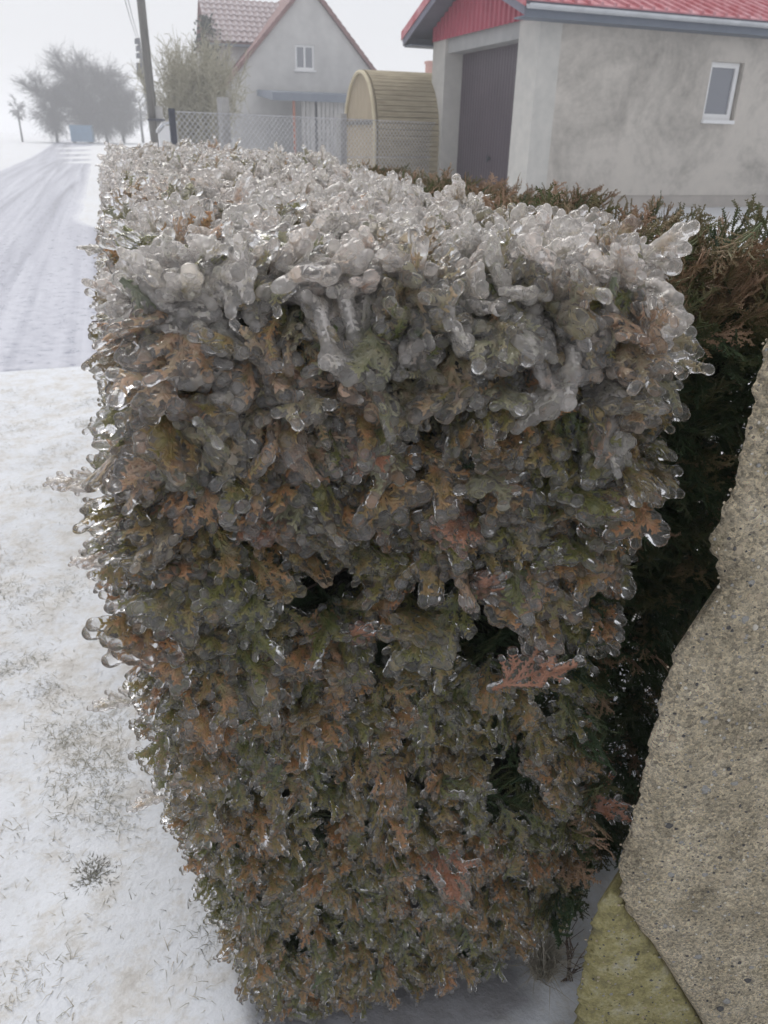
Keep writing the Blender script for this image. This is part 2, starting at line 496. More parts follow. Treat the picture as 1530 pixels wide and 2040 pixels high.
MB().tube((-1.35, -3.0, -.3), (-1.35, -3.0, 2.38), .05, .05, 8).build('lean_to_post', M_BRICK, hs)

# ivy up the end of the wing
def leaf_cloud(name, n, mt, f, size, rg, parent=None):
    mb = MB()
    for _ in range(n):
        c = Vector(f()); a = Vector((rg.gauss(0, 1), rg.gauss(0, 1), rg.gauss(0, 1))).normalized(); b2 = a.orthogonal().normalized(); c2 = a.cross(b2)
        s_ = size * rg.uniform(.5, 1.3)
        mb.add([c - b2*s_, c - c2*s_*.6, c + b2*s_, c + c2*s_*.6, c + a*s_*.25], [(0, 1, 4), (1, 2, 4), (2, 3, 4), (3, 0, 4)])
    return mb.build(name, mt, parent)
irng = random.Random(2)
iv = empty('ivy', hv(4.95, 38.6, .5), R(19))
tag(iv, 'dark ivy climbing the left end of the gabled house', 'ivy')
def ivp():
    z = irng.uniform(0, 5.4); wd = .16 + .14 * abs(math.sin(z * 1.7)) + (.12 if 3.6 < z < 4.8 else 0)
    return (-.12 + irng.gauss(0, wd * .7), irng.gauss(-.3, .35), z)
leaf_cloud('foliage', 2600, M_IVY, ivp, .09, irng, iv)
MB().tube((0, -.2, -.3), (0, -.2, 4.6), .05, .02, 6).build('stem', M_BARK0 if 'M_BARK0' in globals() else M_POLE, iv)

# distant brick chimney
ch = empty('chimney', (2.5, 60, .5), R(19))
tag(ch, 'far orange brick chimney showing just left of the garage', 'chimney')
part('stack', M_BRICK, ch, (-.3, -.3, 0), (.3, .3, 5.6)); part('cap', M_BRICK, ch, (-.36, -.36, 5.6), (.36, .36, 5.75))

# ------------------------------------------------------------------ barrel-roofed shed covered with reed slats
bs = empty('barrel_shed', hv(4.80, 15.9, .55), R(19))
tag(bs, 'round roofed garden shed clad in tan slats behind the wire fence', 'shed')
def arch(sx, inset=0.0):
    """outline of the end: straight legs and a semi-ellipse; sx in 0..1 from the near foot over the top"""
    L1, a, h1, h2 = .95, 1.0 - inset, .95, 1.12 - inset
    arc = 2.9; tot = 2 * L1 + arc; s_ = sx * tot
    if s_ < L1: return (-a, s_ / L1 * h1)
    if s_ > L1 + arc: return (a, (tot - s_) / L1 * h1)
    th = math.pi * (1 - (s_ - L1) / arc)
    return (a * math.cos(th), h1 + h2 * math.sin(th))
NS = 58
for k in range(NS):
    p, q = Vector((0, *arch(k / NS))), Vector((0, *arch((k + .90) / NS)))
    d = (q - p).normalized(); n_ = Vector((0, -d.z, d.y))
    if n_.dot(Vector((0, p.y, p.z - .8))) < 0: n_ = -n_
    o_ = n_ * .035
    MB().prism([(p.y, p.z), (q.y, q.z), (q.y + o_.y, q.z + o_.z), (p.y + o_.y, p.z + o_.z)], 0, .05, 3.1).build('slat', M_REED, bs)
sk = [arch(k / 40, .01) for k in range(41)]
MB().prism(sk, 0, .06, 3.08).build('inner_skin', M_TAN, bs)
for k in range(10):                                              # end boards
    y0, y1 = -.97 + k * .194, -.97 + (k + 1) * .194 - .012
    def top_at(y): return .95 + 1.10 * math.sqrt(max(0, 1 - (y / .99) ** 2))
    MB().prism([(y0, 0), (y1, 0), (y1, top_at(y1)), ((y0 + y1) / 2, top_at((y0 + y1) / 2)), (y0, top_at(y0))], 0, .02, .05).build('end_board', M_TAN, bs)
part('cross_rail', M_POLE, bs, (-.012, -.97, 1.18), (.018, .97, 1.25))
rim = MB()
for k in range(40):
    p, q = Vector((0, *arch(k / 40))), Vector((0, *arch((k + 1) / 40)))
    rim.tube((-.01, p.y, p.z), (-.01, q.y, q.z), .035, .035, 6)
rim.build('rim', simple('pale_rim', [(.3, (.50, .44, .30)), (.7, (.60, .53, .38))], 5, .8, 0), bs)

# ------------------------------------------------------------------ chain link fence from the pole side to the garage
P0, P1 = HV * .97 + HU * 12.5, HV * 6.15 + HU * 15.0
fd = (P1 - P0); FL = fd.length; fa = math.atan2(fd.y, fd.x)
fe = empty('wire_fence', (P0.x, P0.y, .5), fa)
tag(fe, 'ice coated diamond mesh fence between dark steel and pale concrete posts', 'fence')
FH, DS = 1.27, .088
mb = MB(); mb2 = MB()
x = -FH
while x < FL:
    for sg, ob, yo in ((1, mb, 0), (-1, mb2, .009)):
        a, c = (x, .02), (x + FH, .02 + FH)
        if a[0] < 0: a = (0, .02 - a[0])
        if c[0] > FL: c = (FL, c[1] - (c[0] - FL))
        if a[0] >= c[0]: continue
        z0, z1 = (a[1], c[1]) if sg > 0 else (FH + .04 - a[1], FH + .04 - c[1])
        ob.tube((a[0], yo, z0), (c[0], yo, z1), .0048, .0048, 4, caps=False)
    x += DS
for k in (mb, mb2): k.build('wire_mesh', M_WIRE, fe)['kind'] = 'stuff'
for z in (.06, FH * .55, FH + .01): MB().tube((0, -.01, z), (FL, -.01, z), .006, .006, 5).build('strand', M_WIRE, fe)
for x, mt, r_, h in ((.03, M_STEEL, .045, FH + .05),): MB().box((x - r_, -.05, -.3), (x + r_, -.016, h)).build('post', mt, fe)
for x, h in ((.965, 1.50), (3.3, 1.36), (FL - .1, 1.36)):
    MB().box((x - .065, .02, -.3), (x + .065, .14, h)).build('post', M_CONCP, fe, False)

# pale gate pillar with a sloping top
gp = empty('gate_pillar', (-4.36, 16.45, 0), R(19))
tag(gp, 'short pale pillar with a sloping top beside the dark fence post', 'pillar')
MB().prism([(-.14, 0), (.20, 0), (.20, 1.66), (-.02, 1.63), (-.14, 1.50)], 1, -.15, .15).build('pillar_body', M_WHITE, gp)
MB().prism([(-.17, 1.51), (-.03, 1.65), (.22, 1.675), (.22, 1.72), (-.05, 1.695), (-.17, 1.56)], 1, -.18, .18).build('snow_cap', M_SNOW, gp)

# ------------------------------------------------------------------ utility poles
pb = Vector((-6.42, 23.12, 0))
up_ = empty('utility_pole', pb)
tag(up_, 'grey wooden utility pole with a concrete stub behind the end of the hedge', 'pole')
MB().tube((0, 0, -.2), (-.05, 0, 7.6), .125, .095, 12).build('shaft', M_POLE, up_, True)
MB().tube((.16, .02, -.2), (.145, .02, 2.15), .12, .11, 8).build('stub', M_CONCP, up_, True)
for z in (.9, 1.8): MB().tube((.07, -.02, z), (.07, -.02, z + .05), .24, .24, 12).build('band', M_STEEL, up_, True)
p2 = empty('utility_pole', (-16.2, 57.7, .1)); p2.name = 'utility_pole'
tag(p2, 'distant thin utility pole seen just left of the near pole, cables on top', 'pole')
MB().tube((0, 0, -.2), (-.30, 0, 6.9), .13, .10, 8).build('shaft', M_POLE, p2, True)
q = MB()
for z, r_ in ((5.9, .2), (6.3, .17), (6.7, .2)): q.tube((-.36, -.1, z - .15), (-.36, -.1, z + .15), r_, r_ * .8, 8)
q.build('insulator', M_STEEL, p2)
MB().tube((-.42, 0, 4.7), (-.42, 0, 5.5), .22, .20, 8).build('junction_box', M_STEEL, p2)
CE = Vector((-7.35, 24.0, 6.25)) - Vector(p2.location)
for dx in (-.05, .08):
    q = MB(); prev = None
    for k in range(9):
        s_ = k / 8
        c = Vector((-.36 + dx, 0, 6.9)).lerp(CE + Vector((dx, 0, 0)), s_) - Vector((0, 0, .3 * math.sin(math.pi * s_)))
        if prev: q.tube(prev, c, .015, .015, 4, caps=False)
        prev = c
    q.build('cable', M_STEEL, p2)

# ------------------------------------------------------------------ trees by the far road, shrub, container
def bare_tree(base, h, cr, ch0, seed, label, n1=13, ntw=1500, tr=.16, mt=None, group='bare trees at the far bend of the road', tw=.013, squash=1.0):
    rg = random.Random(seed)
    T = empty('bare_tree', base); tag(T, label, 'tree', group)
    mt = mt or M_TWIG
    tm = MB(); top = Vector((rg.uniform(-.2, .2), 0, ch0 + (h - ch0) * .55))
    tm.tube((0, 0, -.3), (0, 0, ch0), tr, tr * .75, 8); tm.tube((0, 0, ch0), top, tr * .75, tr * .2, 6)
    tm.build('trunk', mt, T)
    cm = MB(); limbs = []
    for k in range(n1):
        z = ch0 + (k / n1) * (h - ch0) * .5
        a = k * 2.4 + rg.uniform(-.3, .3)
        el = rg.uniform(.25, 1.1)
        d = Vector((math.cos(a) * math.cos(el), math.sin(a) * math.cos(el), math.sin(el)))
        ln = cr * rg.uniform(.7, 1.0)
        p = Vector((0, 0, z)); r_ = tr * .28
        for s_ in range(4):
            d = (d + Vector((rg.gauss(0, .12), rg.gauss(0, .12), .10 if s_ < 2 else -.05))).normalized()
            q2 = p + d * ln / 4
            cm.tube(p, q2, r_, r_ * .7, 4, caps=False); limbs.append((p, q2)); p = q2; r_ *= .7
    cen = Vector((0, 0, ch0 + (h - ch0) * .45))
    for _ in range(ntw):
        p, q2 = limbs[rg.randrange(len(limbs))]
        c = p.lerp(q2, rg.random())
        o_ = c - cen
        d = (o_.normalized() * .9 + Vector((rg.gauss(0, .6), rg.gauss(0, .6), rg.gauss(.15, .5)))).normalized()
        ln = cr * rg.uniform(.12, .42)
        for s_ in range(2):
            e = c + d * ln * .5
            rel = e - cen
            lim = math.hypot(math.hypot(rel.x, rel.y) / cr, rel.z / ((h - ch0) * .62))
            if lim > 1.06: break
            cm.tube(c, e, tw, tw * .6, 3, caps=False)
            for _k in range(2):
                d2 = (d + Vector((rg.gauss(0, .6), rg.gauss(0, .6), rg.gauss(.0, .5)))).normalized()
                cm.tube(e, e + d2 * ln * .45, tw * .7, tw * .4, 3, caps=False)
            c = e; d = (d + Vector((rg.gauss(0, .3), rg.gauss(0, .3), -.1))).normalized()
    cm.build('crown', mt, T)
    return T
def far(x, y, z=None): return (x, y, ground_z(x, y))
bare_tree(far(-32.3, 82), 6.2, 3.3, 1.2, 1, 'bushy bare tree at the left end of the far clump', ntw=1800)
bare_tree(far(-29.9, 84), 8.2, 4.3, 1.2, 2, 'tallest domed bare tree of the far clump, behind the blue container', ntw=3200, n1=18)
bare_tree(far(-27.9, 83.3), 7.0, 3.4, 1.1, 3, 'domed bare tree just right of the blue container', ntw=2400, n1=16)
bare_tree(far(-26.5, 84), 5.9, 2.3, 1.1, 4, 'lower bare tree at the right end of the far clump', ntw=1800)
bare_tree(far(-26.5, 90.5), 6.4, 1.5, 1.8, 5, 'slim bare tree between the far clump and the utility pole', ntw=420, n1=9, tw=.011)
bare_tree(far(-35.1, 80.7), 4.3, 1.0, 2.0, 6, 'small sparse young tree standing alone far left', ntw=300, n1=8, tr=.10, tw=.011)
bare_tree(far(-24.5, 96), 6.8, 1.4, 1.6, 7, 'pale bare tree half hidden behind the utility pole', ntw=360, n1=9, tw=.011)
ct = empty('container', far(-29.6, 81.5), R(10))
tag(ct, 'small blue container under the far trees beside the road', 'container')
MB().box((-.98, -.6, .12), (.98, .6, 1.42)).build('container_body', M_BLUE, ct)
MB().prism([(-.62, 1.42), (.62, 1.42), (.5, 1.55), (-.5, 1.55)], 0, -1.0, 1.0).build('lid', M_BLUE, ct)
for x in (-.8, .8): part('runner', M_STEEL, ct, (x - .08, -.55, 0), (x + .08, .55, .12))
for x in (-.5, 0, .5): part('rib', M_BLUE, ct, (x - .03, -.63, .12), (x + .03, -.602, 1.40))
# rimed shrub behind the fence
sh = empty('shrub', (-6.15, 27.3, .5)); sh.scale = (.85, .85, 1.40); tag(sh, 'pale rime covered shrub between the utility pole and the house', 'shrub')
rg = random.Random(40); sm = MB(); fo = MB()
for k in range(120):
    a = rg.uniform(0, 6.28); p = Vector((rg.gauss(0, .36), rg.gauss(0, .3), 0)); d = Vector((math.cos(a) * .36, math.sin(a) * .36, 1)).normalized()
    ln = rg.uniform(1.6, 2.75); r_ = .022
    for s_ in range(6):
        d = (d + Vector((rg.gauss(0, .13), rg.gauss(0, .13), -.03))).normalized()
        q2 = p + d * ln / 6
        sm.tube(p, q2, r_, r_ * .8, 4, caps=False)
        if s_ >= 1:
            for _ in range(15):
                c = p.lerp(q2, rg.random()); d2 = (d * .4 + Vector((rg.gauss(0, .6), rg.gauss(0, .6), rg.gauss(.2, .5)))).normalized()
                e = c + d2 * rg.uniform(.12, .42)
                fo.tube(c, e, .011, .006, 3, caps=False)
                e2 = e + (d2 + Vector((rg.gauss(0, .7), rg.gauss(0, .7), rg.gauss(0, .5)))).normalized() * .16
                fo.tube(e, e2, .008, .005, 3, caps=False)
        p = q2; r_ *= .8
sm.build('stems', M_RIME, sh); fo.build('twigs', M_RIME, sh)


# ------------------------------------------------------------------ the ice-coated thuja hedge
def leaf_material(name, stops, frost=0.0):
    m, t, b = mat(name)
    oi = t.nodes.new('ShaderNodeObjectInfo')
    n = noise_tex(t, 60, 3, .6)
    at = t.nodes.new('ShaderNodeAttribute'); at.attribute_name = 'tip'
    # colour runs from green at the base to orange brown scorched tips, different on every spray
    f = math_n(t, 'ADD', math_n(t, 'MULTIPLY', oi.outputs['Random'], .32),
               math_n(t, 'ADD', math_n(t, 'MULTIPLY', n, .48), math_n(t, 'MULTIPLY', at.outputs['Fac'], .34)))
    c = ramp(t, math_n(t, 'MULTIPLY', f, .85), stops)
    if frost:                                        # rime frozen onto the leaf under the glaze
        fr = ramp(t, noise_tex(t, 45, 4, .65), [(.32, (frost * .12,) * 3), (.58, (frost,) * 3)])
        c = mixc(t, fr, c, (.84, .80, .78))
    t.links.new(c, b.inputs['Base Color'])
    b.inputs['Roughness'].default_value = .55
    b.inputs['Specular IOR Level'].default_value = .3
    return m

LEAF_STOPS = [(.18, (.034, .066, .018)), (.38, (.095, .140, .032)), (.55, (.24, .225, .060)),
              (.67, (.37, .25, .095)), (.79, (.57, .28, .12)), (.94, (.74, .32, .14))]
M_LEAF = leaf_material('iced_leaf', LEAF_STOPS)
M_LEAF_CROWN = leaf_material('rimed_leaf', LEAF_STOPS, .95)
M_LEAF_MID = leaf_material('half_rimed_leaf', LEAF_STOPS, .24)
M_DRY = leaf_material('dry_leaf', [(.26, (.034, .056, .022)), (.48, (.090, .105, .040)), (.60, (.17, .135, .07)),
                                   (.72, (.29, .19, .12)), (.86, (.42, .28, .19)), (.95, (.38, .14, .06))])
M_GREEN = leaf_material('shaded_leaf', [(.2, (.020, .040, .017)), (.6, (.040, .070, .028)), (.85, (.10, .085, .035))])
M_BARK = simple('bark', [(.3, (.05, .035, .028)), (.7, (.14, .10, .08))], 30, .9, .5, .004, stretch=(1, 1, .2))

def ice_material(name, lo, hi, tint):
    m, t, b = mat(name)
    b.inputs['Base Color'].default_value = (*tint, 1)
    b.inputs['Roughness'].default_value = .03
    b.inputs['IOR'].default_value = 1.36
    b.inputs['Transmission Weight'].default_value = 1.0
    bump(t, b, noise_tex(t, 110, 3, .5, dist=.6), .30, .003)
    # milky clouds of trapped bubbles inside the glaze
    df = t.nodes.new('ShaderNodeBsdfDiffuse'); df.inputs['Color'].default_value = (.90, .86, .82, 1)
    tl = t.nodes.new('ShaderNodeBsdfTranslucent'); tl.inputs['Color'].default_value = (.90, .86, .82, 1)
    ms = t.nodes.new('ShaderNodeMixShader'); ms.inputs[0].default_value = .5
    t.links.new(df.outputs[0], ms.inputs[1]); t.links.new(tl.outputs[0], ms.inputs[2])
    mkf = ramp(t, noise_tex(t, 30, 4, .65), [(.36, (lo,) * 3), (.68, (hi,) * 3)])
    mx = t.nodes.new('ShaderNodeMixShader')
    t.links.new(mkf, mx.inputs[0])
    t.links.new(b.outputs[0], mx.inputs[1]); t.links.new(ms.outputs[0], mx.inputs[2])
    t.links.new(mx.outputs[0], t.nodes['Material Output'].inputs['Surface'])
    return m
M_ICE = ice_material('clear_ice', .012, .10, (.99, .99, .99))
M_ICE_CROWN = ice_material('milky_ice', .13, .40, (.995, .995, .995))
M_ICE_MID = ice_material('hazy_ice', .03, .15, (.993, .993, .993))

ICO = None
def ico():
    global ICO
    if ICO is None:
        bm = bmesh.new(); bmesh.ops.create_icosphere(bm, subdivisions=2, radius=1)
        ICO = (np.array([v.co[:] for v in bm.verts]), [tuple(v.index for v in f.verts) for f in bm.faces]); bm.free()
    return ICO

def spray_skeleton(rng, L, spread, nside, sub):
    """branchlets of one flat thuja spray growing along +Y in the XY plane: (p, q, level, order along the spray)"""
    S = []
    N = nside + 1
    ax = [Vector((0, 0, 0))]
    ang = 0
    for i in range(N):
        ang += rng.uniform(-.16, .16)
        ax.append(ax[-1] + Vector((math.sin(ang), math.cos(ang), rng.uniform(-.14, .16))) * (L / N))
    for i in range(N):
        S.append((ax[i], ax[i+1], 0, (i + 1) / N))
    for i in range(1, N):
        side = 1 if i % 2 else -1
        for sd in ((side, -side) if rng.random() < .55 else (side,)):
            tt = i / N
            ln = spread * L * (1 - .62 * tt) * rng.uniform(.65, 1.15)
            a = sd * rng.uniform(.55, .95)
            d = Vector((math.sin(a), math.cos(a), rng.uniform(-.25, .3)))
            p = ax[i]; k = 3
            for j in range(k):
                a -= sd * .13
                d = Vector((math.sin(a), math.cos(a), d.z + rng.uniform(-.1, .1)))
                q = p + d * (ln / k)
                S.append((p, q, 1, tt + (1 - tt) * (j + 1) / k))
                if sub and rng.random() < .75:
                    aa = a + (sd if rng.random() < .6 else -sd) * rng.uniform(.5, .9)
                    S.append((q, q + Vector((math.sin(aa), math.cos(aa), rng.uniform(-.3, .3))) * ln * rng.uniform(.28, .52), 2, min(1, tt + .5)))
                p = q
    return S

def leaf_mesh(name, S, wd, rng, fringe=True, sides=4):
    V, F, T = [], [], []
    mb = MB()
    for p, q, lv, o in S:
        n0 = len(mb.V)
        r_ = wd * (1.0, .85, .8)[lv]
        mb.tube(p, q, r_, r_ * (.8 if lv < 2 else .35), sides, .5, (0, 0, 1))
        T += [o] * (len(mb.V) - n0)
        if fringe:                                  # scale leaves on both sides of the twig
            d = (q - p); ln = d.length; d.normalize()
            k = max(1, int(ln / (wd * 2.1)))
            e = Vector((d.y, -d.x, 0))
            for j in range(k):
                for sd in (-1, 1):
                    c = p + d * (ln * (j + .5) / k)
                    n0 = len(mb.V)
                    l2 = wd * rng.uniform(2.0, 3.4)
                    dd = (d * .75 + e * sd * .8 + Vector((0, 0, rng.uniform(-.25, .25)))).normalized()
                    w2 = Vector((dd.y, -dd.x, 0)) * wd * .7
                    mb.add([c - w2*.6, c + dd*l2*.5 - w2, c + dd*l2, c + dd*l2*.5 + w2, c + dd*l2*.45 + Vector((0, 0, wd*.5))],
                           [(0, 1, 4), (1, 2, 4), (2, 3, 4), (3, 0, 4)])
                    T += [min(1, o + .25)] * 5
    me = mesh(name, mb.V, mb.F)
    a = me.attributes.new('tip', 'FLOAT', 'POINT')
    a.data.foreach_set('value', T)
    return me

def ice_mesh(name, S, ri, rng, voxel, flat=.8, tipk=1.35, web=1.38):
    IV, IF = ico()
    V, F = [], []
    n = 0
    ends = {}
    for s in S: ends[tuple(s[0])] = 1
    for p, q, lv, o in S:
        L = (q - p).length
        r_ = ri * (1.0, .92, .85)[lv] * rng.uniform(.8, 1.15)
        k = max(2, int(L / (r_ * .6)) + 1)
        tip = tuple(q) not in ends
        for j in range(k + 1):
            c = p.lerp(q, j / k)
            rr = r_ * (1 + (tipk - 1) * (j / k) ** 2) if tip else r_
            rr *= rng.uniform(.9, 1.1)
            wb = rr if tip and j > k * .45 else rr * (1.0, 1.0, 1.0)[lv] * web
            V.append(IV * np.array([wb, wb, rr * flat]) + np.array(c) + np.array([0, 0, -rr * .12]))
            F += [tuple(i + n for i in f) for f in IF]
            n += len(IV)
    me = mesh(name, np.concatenate(V), F)
    o = bpy.data.objects.new(name, me)
    col.objects.link(o)
    md = o.modifiers.new('a', 'REMESH'); md.mode = 'VOXEL'; md.voxel_size = voxel
    md = o.modifiers.new('b', 'SMOOTH'); md.factor = .5; md.iterations = 5
    dg = bpy.context.evaluated_depsgraph_get()
    r = bpy.data.meshes.new_from_object(o.evaluated_get(dg), depsgraph=dg)
    bpy.data.objects.remove(o); bpy.data.meshes.remove(me)
    r.name = name
    co_ = np.empty(len(r.vertices) * 3); r.vertices.foreach_get('co', co_); co_ = co_.reshape(-1, 3)
    nn = np.empty(len(r.vertices) * 3); r.vertices.foreach_get('normal', nn); nn = nn.reshape(-1, 3)
    off = Vector((rng.uniform(0, 9), 0, 0))
    dz = np.array([noise.noise(Vector(c) * 75 + off) * .6 + noise.noise(Vector(c) * 170 + off) * .3 for c in co_])
    co_ += nn * (dz * ri * .22)[:, None]
    r.vertices.foreach_set('co', co_.ravel())
    r.polygons.foreach_set('use_smooth', [True] * len(r.polygons))
    r.update()
    return r

rng = random.Random(11)
ICED = []            # (leaf mesh, ice mesh)
def iced_variant(L, spread, nside, sub, ri, wd, tipk, flat, vox, imat, ext):
    S = spray_skeleton(rng, L, spread, nside, sub)
    i = len(ICED)
    lm = leaf_mesh('leaf_spray_%d' % i, S, wd, rng)
    lm.materials.append({M_ICE_CROWN: M_LEAF_CROWN, M_ICE_MID: M_LEAF_MID}.get(imat, M_LEAF))
    starts = {tuple(s[0]) for s in S}
    # the glaze runs on past the leaf tips as clear round lobes
    SI = [(p, q if tuple(q) in starts else q + (q - p).normalized() * ext * rng.uniform(.5, 1.4), lv, o) for p, q, lv, o in S]
    im = ice_mesh('ice_coat_%d' % i, SI, ri, rng, vox, flat, tipk)
    im.materials.append(imat)
    ICED.append((lm, im))
# thick glaze with swollen lobes: the crown of the hedge
for k in range(8):
    iced_variant(rng.uniform(.10, .135), rng.uniform(.44, .56), 5, k % 3 != 2, rng.uniform(.0070, .0090), .0031, 1.30, .80, .0025, M_ICE_CROWN, .008)
NTHICK = len(ICED)
# middling glaze between the two
for k in range(6):
    iced_variant(rng.uniform(.11, .14), rng.uniform(.48, .62), 5, True, rng.uniform(.0068, .0084), .0034, 1.30, .72, .0024, M_ICE_MID, .010)
NMID = len(ICED)
# thinner glaze with the fan of leaves showing: the faces
for k in range(9):
    iced_variant(rng.uniform(.10, .14), rng.uniform(.42, .6), 5, True, rng.uniform(.0066, .0084), .0032, 1.30, .66, .0023, M_ICE, .008)
DRYV = []
for k in range(6):
    S = spray_skeleton(rng, rng.uniform(.10, .13), rng.uniform(.42, .55), 8, True)
    DRYV.append(leaf_mesh('dry_spray_%d' % k, S, .0019, rng))

# ---- hedge body: a rounded box in its own frame (v across, u along the road, z up)
AX = R(19)
U = Vector((-math.sin(AX), math.cos(AX), 0)); VV = Vector((math.cos(AX), math.sin(AX), 0)); ZZ = Vector((0, 0, 1))
U1 = 4.15
def hedge_point(v, u, z, inset=0.0):
    """the hedge's outline is not a clean box: leaning sides, tapered foot, wavy faces"""
    return VV * v + U * u + ZZ * z

def lerp_tab(x, tab):
    return float(np.interp(x, [a for a, _ in tab], [b for _, b in tab]))
LEFT = [(0.0, .07), (.25, .02), (.5, -.01), (.75, -.035), (1.0, -.038), (1.25, .01), (1.40, .035)]
def vleft(z, u): return lerp_tab(z, LEFT) + .02 * noise.noise(Vector((u * 2.2, z * 2.5, 3))) + .012 * noise.noise(Vector((u * 6, z * 6, 8)))
FRONT = [(0.0, .90), (.3, .905), (.6, .905), (.9, .895), (1.15, .875), (1.3, .87), (1.42, .90)]
def ufront(v, z):
    b_ = lerp_tab(z, FRONT) - .17 * v + .022 * noise.noise(Vector((v * 5, z * 5, 1))) + .014 * noise.noise(Vector((v * 12, z * 12, 4)))
    ve = .60 + .07 * max(0, min(1, (.75 - z) / .3))
    if v > ve: b_ += min(1, (v - ve) / .12) * (.17 + .05 * (1.4 - z)) + .10 * max(0, v - .75)
    return b_
def ztop(v, u):
    return 1.372 + .020 * (u - 1) * (1 if u < 3 else 2 / (u - 1)) + .018 * noise.noise(Vector((v * 4, u * 3, 6))) + .012 * noise.noise(Vector((v * 11, u * 9, 2))) - .042 * max(0, min(1, (v - .62) / .15)) - .085 * max(0, min(1, (v - .75) / .5))
def zfoot(v): return lerp_tab(v, [(-.1, .03), (.28, .03), (.40, .05), (.52, .09), (.66, .17), (.78, .06), (1.3, .05)])
VR = 1.27
rng2 = random.Random(5)
class Grid:
    def __init__(s, r): s.r, s.d = r, {}
    def ok(s, p):
        k = tuple(int(math.floor(c / s.r)) for c in p)
        for a in (-1, 0, 1):
            for b_ in (-1, 0, 1):
                for c in (-1, 0, 1):
                    for q in s.d.get((k[0]+a, k[1]+b_, k[2]+c), ()):
                        if (q - p).length < s.r: return False
        s.d.setdefault(k, []).append(p)
        return True

# dark gaps of the front face, as (v, z, half width, half height)
HOLES = [(.324, 1.188, .036, .024), (.093, 1.101, .044, .034), (.427, 1.248, .026, .026), (.215, .94, .078, .030), (.358, .941, .055, .034),
         (.458, .843, .068, .062), (.515, .53, .040, .064), (.569, 1.072, .025, .016), (.302, .812, .024, .030), (.138, 1.306, .022, .016),
         (.57, .915, .034, .030), (.28, .269, .026, .020), (.209, .491, .032, .022), (.158, 1.019, .026, .013), (.543, .717, .030, .032)]
def in_hole(v, z):
    for a, b_, c, d in HOLES:
        if ((v - a) / c) ** 2 + ((z - b_) / d) ** 2 < 1: return True
    return False

RC = .075                  # corner rounding
def surf_samples(n, depth=0.0, far_keep=1.0):
    """random points and outward normals on the hedge's skin, depth metres inside it"""
    res = []
    areas = [('front', 1.3 * 1.3), ('top', 1.27 * 3.3), ('left', 3.3 * 1.3), ('right', 3.3 * 1.2 * .5), ('back', 1.25 * 1.3 * .5)]
    tot = sum(a for _, a in areas)
    for face, a in areas:
        for _ in range(int(n * a / tot)):
            s, q = rng2.random(), rng2.random()
            if face == 'front':
                v = -.06 + s * (VR + .06); z = .03 + q * 1.36
                u = 0; nrm = Vector((0, -1, .05))
            elif face == 'top':
                v = s * VR; u = .86 + q * (U1 - .86); z = 9; nrm = Vector((0, 0, 1))
            elif face == 'left':
                u = .9 + s * (U1 - .9); z = .05 + q * 1.33; v = -9; nrm = Vector((-1, 0, 0))
            elif face == 'right':
                u = .95 + s * (U1 - .95); z = .35 + q * 1.03; v = 9; nrm = Vector((1, 0, 0))
            else:
                v = s * VR; z = .1 + q * 1.28; u = 9; nrm = Vector((0, 1, 0))
            # into the outline
            if face in ('left',): v = vleft(z, u)
            if face == 'right': v = VR + .02 * noise.noise(Vector((u * 3, z * 3, 12)))
            if face == 'back': u = U1 + .03 * noise.noise(Vector((v * 4, z * 4, 15)))
            vl = vleft(min(z, 1.3), u if face != 'front' else 1)
            zt = ztop(v, u if face != 'front' else .9)
            if face == 'front': u = ufront(v, z)
            uf = ufront(v, min(z, 1.35))
            if face == 'top': z = zt
            if face == 'front' and v < vl: continue
            if face == 'top' and (u < uf or v < vl): continue
            if face == 'left' and u < uf: continue
            if face == 'right' and u < uf: continue
            if z < zfoot(v): continue
            # round the corners: distance to each face plane
            p = Vector((v, u, z))
            dl, df_, dt, dr, db = v - vl, u - uf, zt - z, VR - v, U1 - u
            cor = [(dl, Vector((-1, 0, 0))), (df_, Vector((0, -1, 0))), (dt, Vector((0, 0, 1))), (dr, Vector((1, 0, 0))), (db, Vector((0, 1, 0)))]
            close = [(d, e) for d, e in cor if d < RC]
            if len(close) >= 2:
                vec = Vector((0, 0, 0))
                for d, e in close: vec += e * (RC - max(d, 0))
                over = vec.length - RC
                nrm = vec.normalized()
                if over > 0: p -= nrm * over
            if depth: p -= nrm * depth
            res.append((face, p, nrm))
    rng2.shuffle(res)
    return res

def to_world(p): return VV * p.x + U * p.y + ZZ * p.z
def dir_world(d): return VV * d.x + U * d.y + ZZ * d.z

def iced_edge(p):
    return .655 + .22 * max(0, p.y - 1.7) + .05 * noise.noise(Vector((p.y * 4, p.z * 5, 21))) + .045 * max(0, min(1, (.75 - p.z) / .3)) - .03 * max(0, min(1, (1.0 - p.z) / .2)) + (.03 * (p.z - 1.1) * 4 if p.z > 1.1 and p.y < 1.1 else 0)

def rot_from(y, zhint, roll):
    y = y.normalized()
    z = (zhint - y * zhint.dot(y))
    if z.length < 1e-3: z = y.orthogonal()
    z.normalize(); x = y.cross(z)
    mtx = Matrix((x, y, z)).transposed()
    return mtx @ Matrix.Rotation(roll, 3, 'Y')

def rv(): return Vector((rng2.gauss(0, 1), rng2.gauss(0, 1), rng2.gauss(0, 1)))

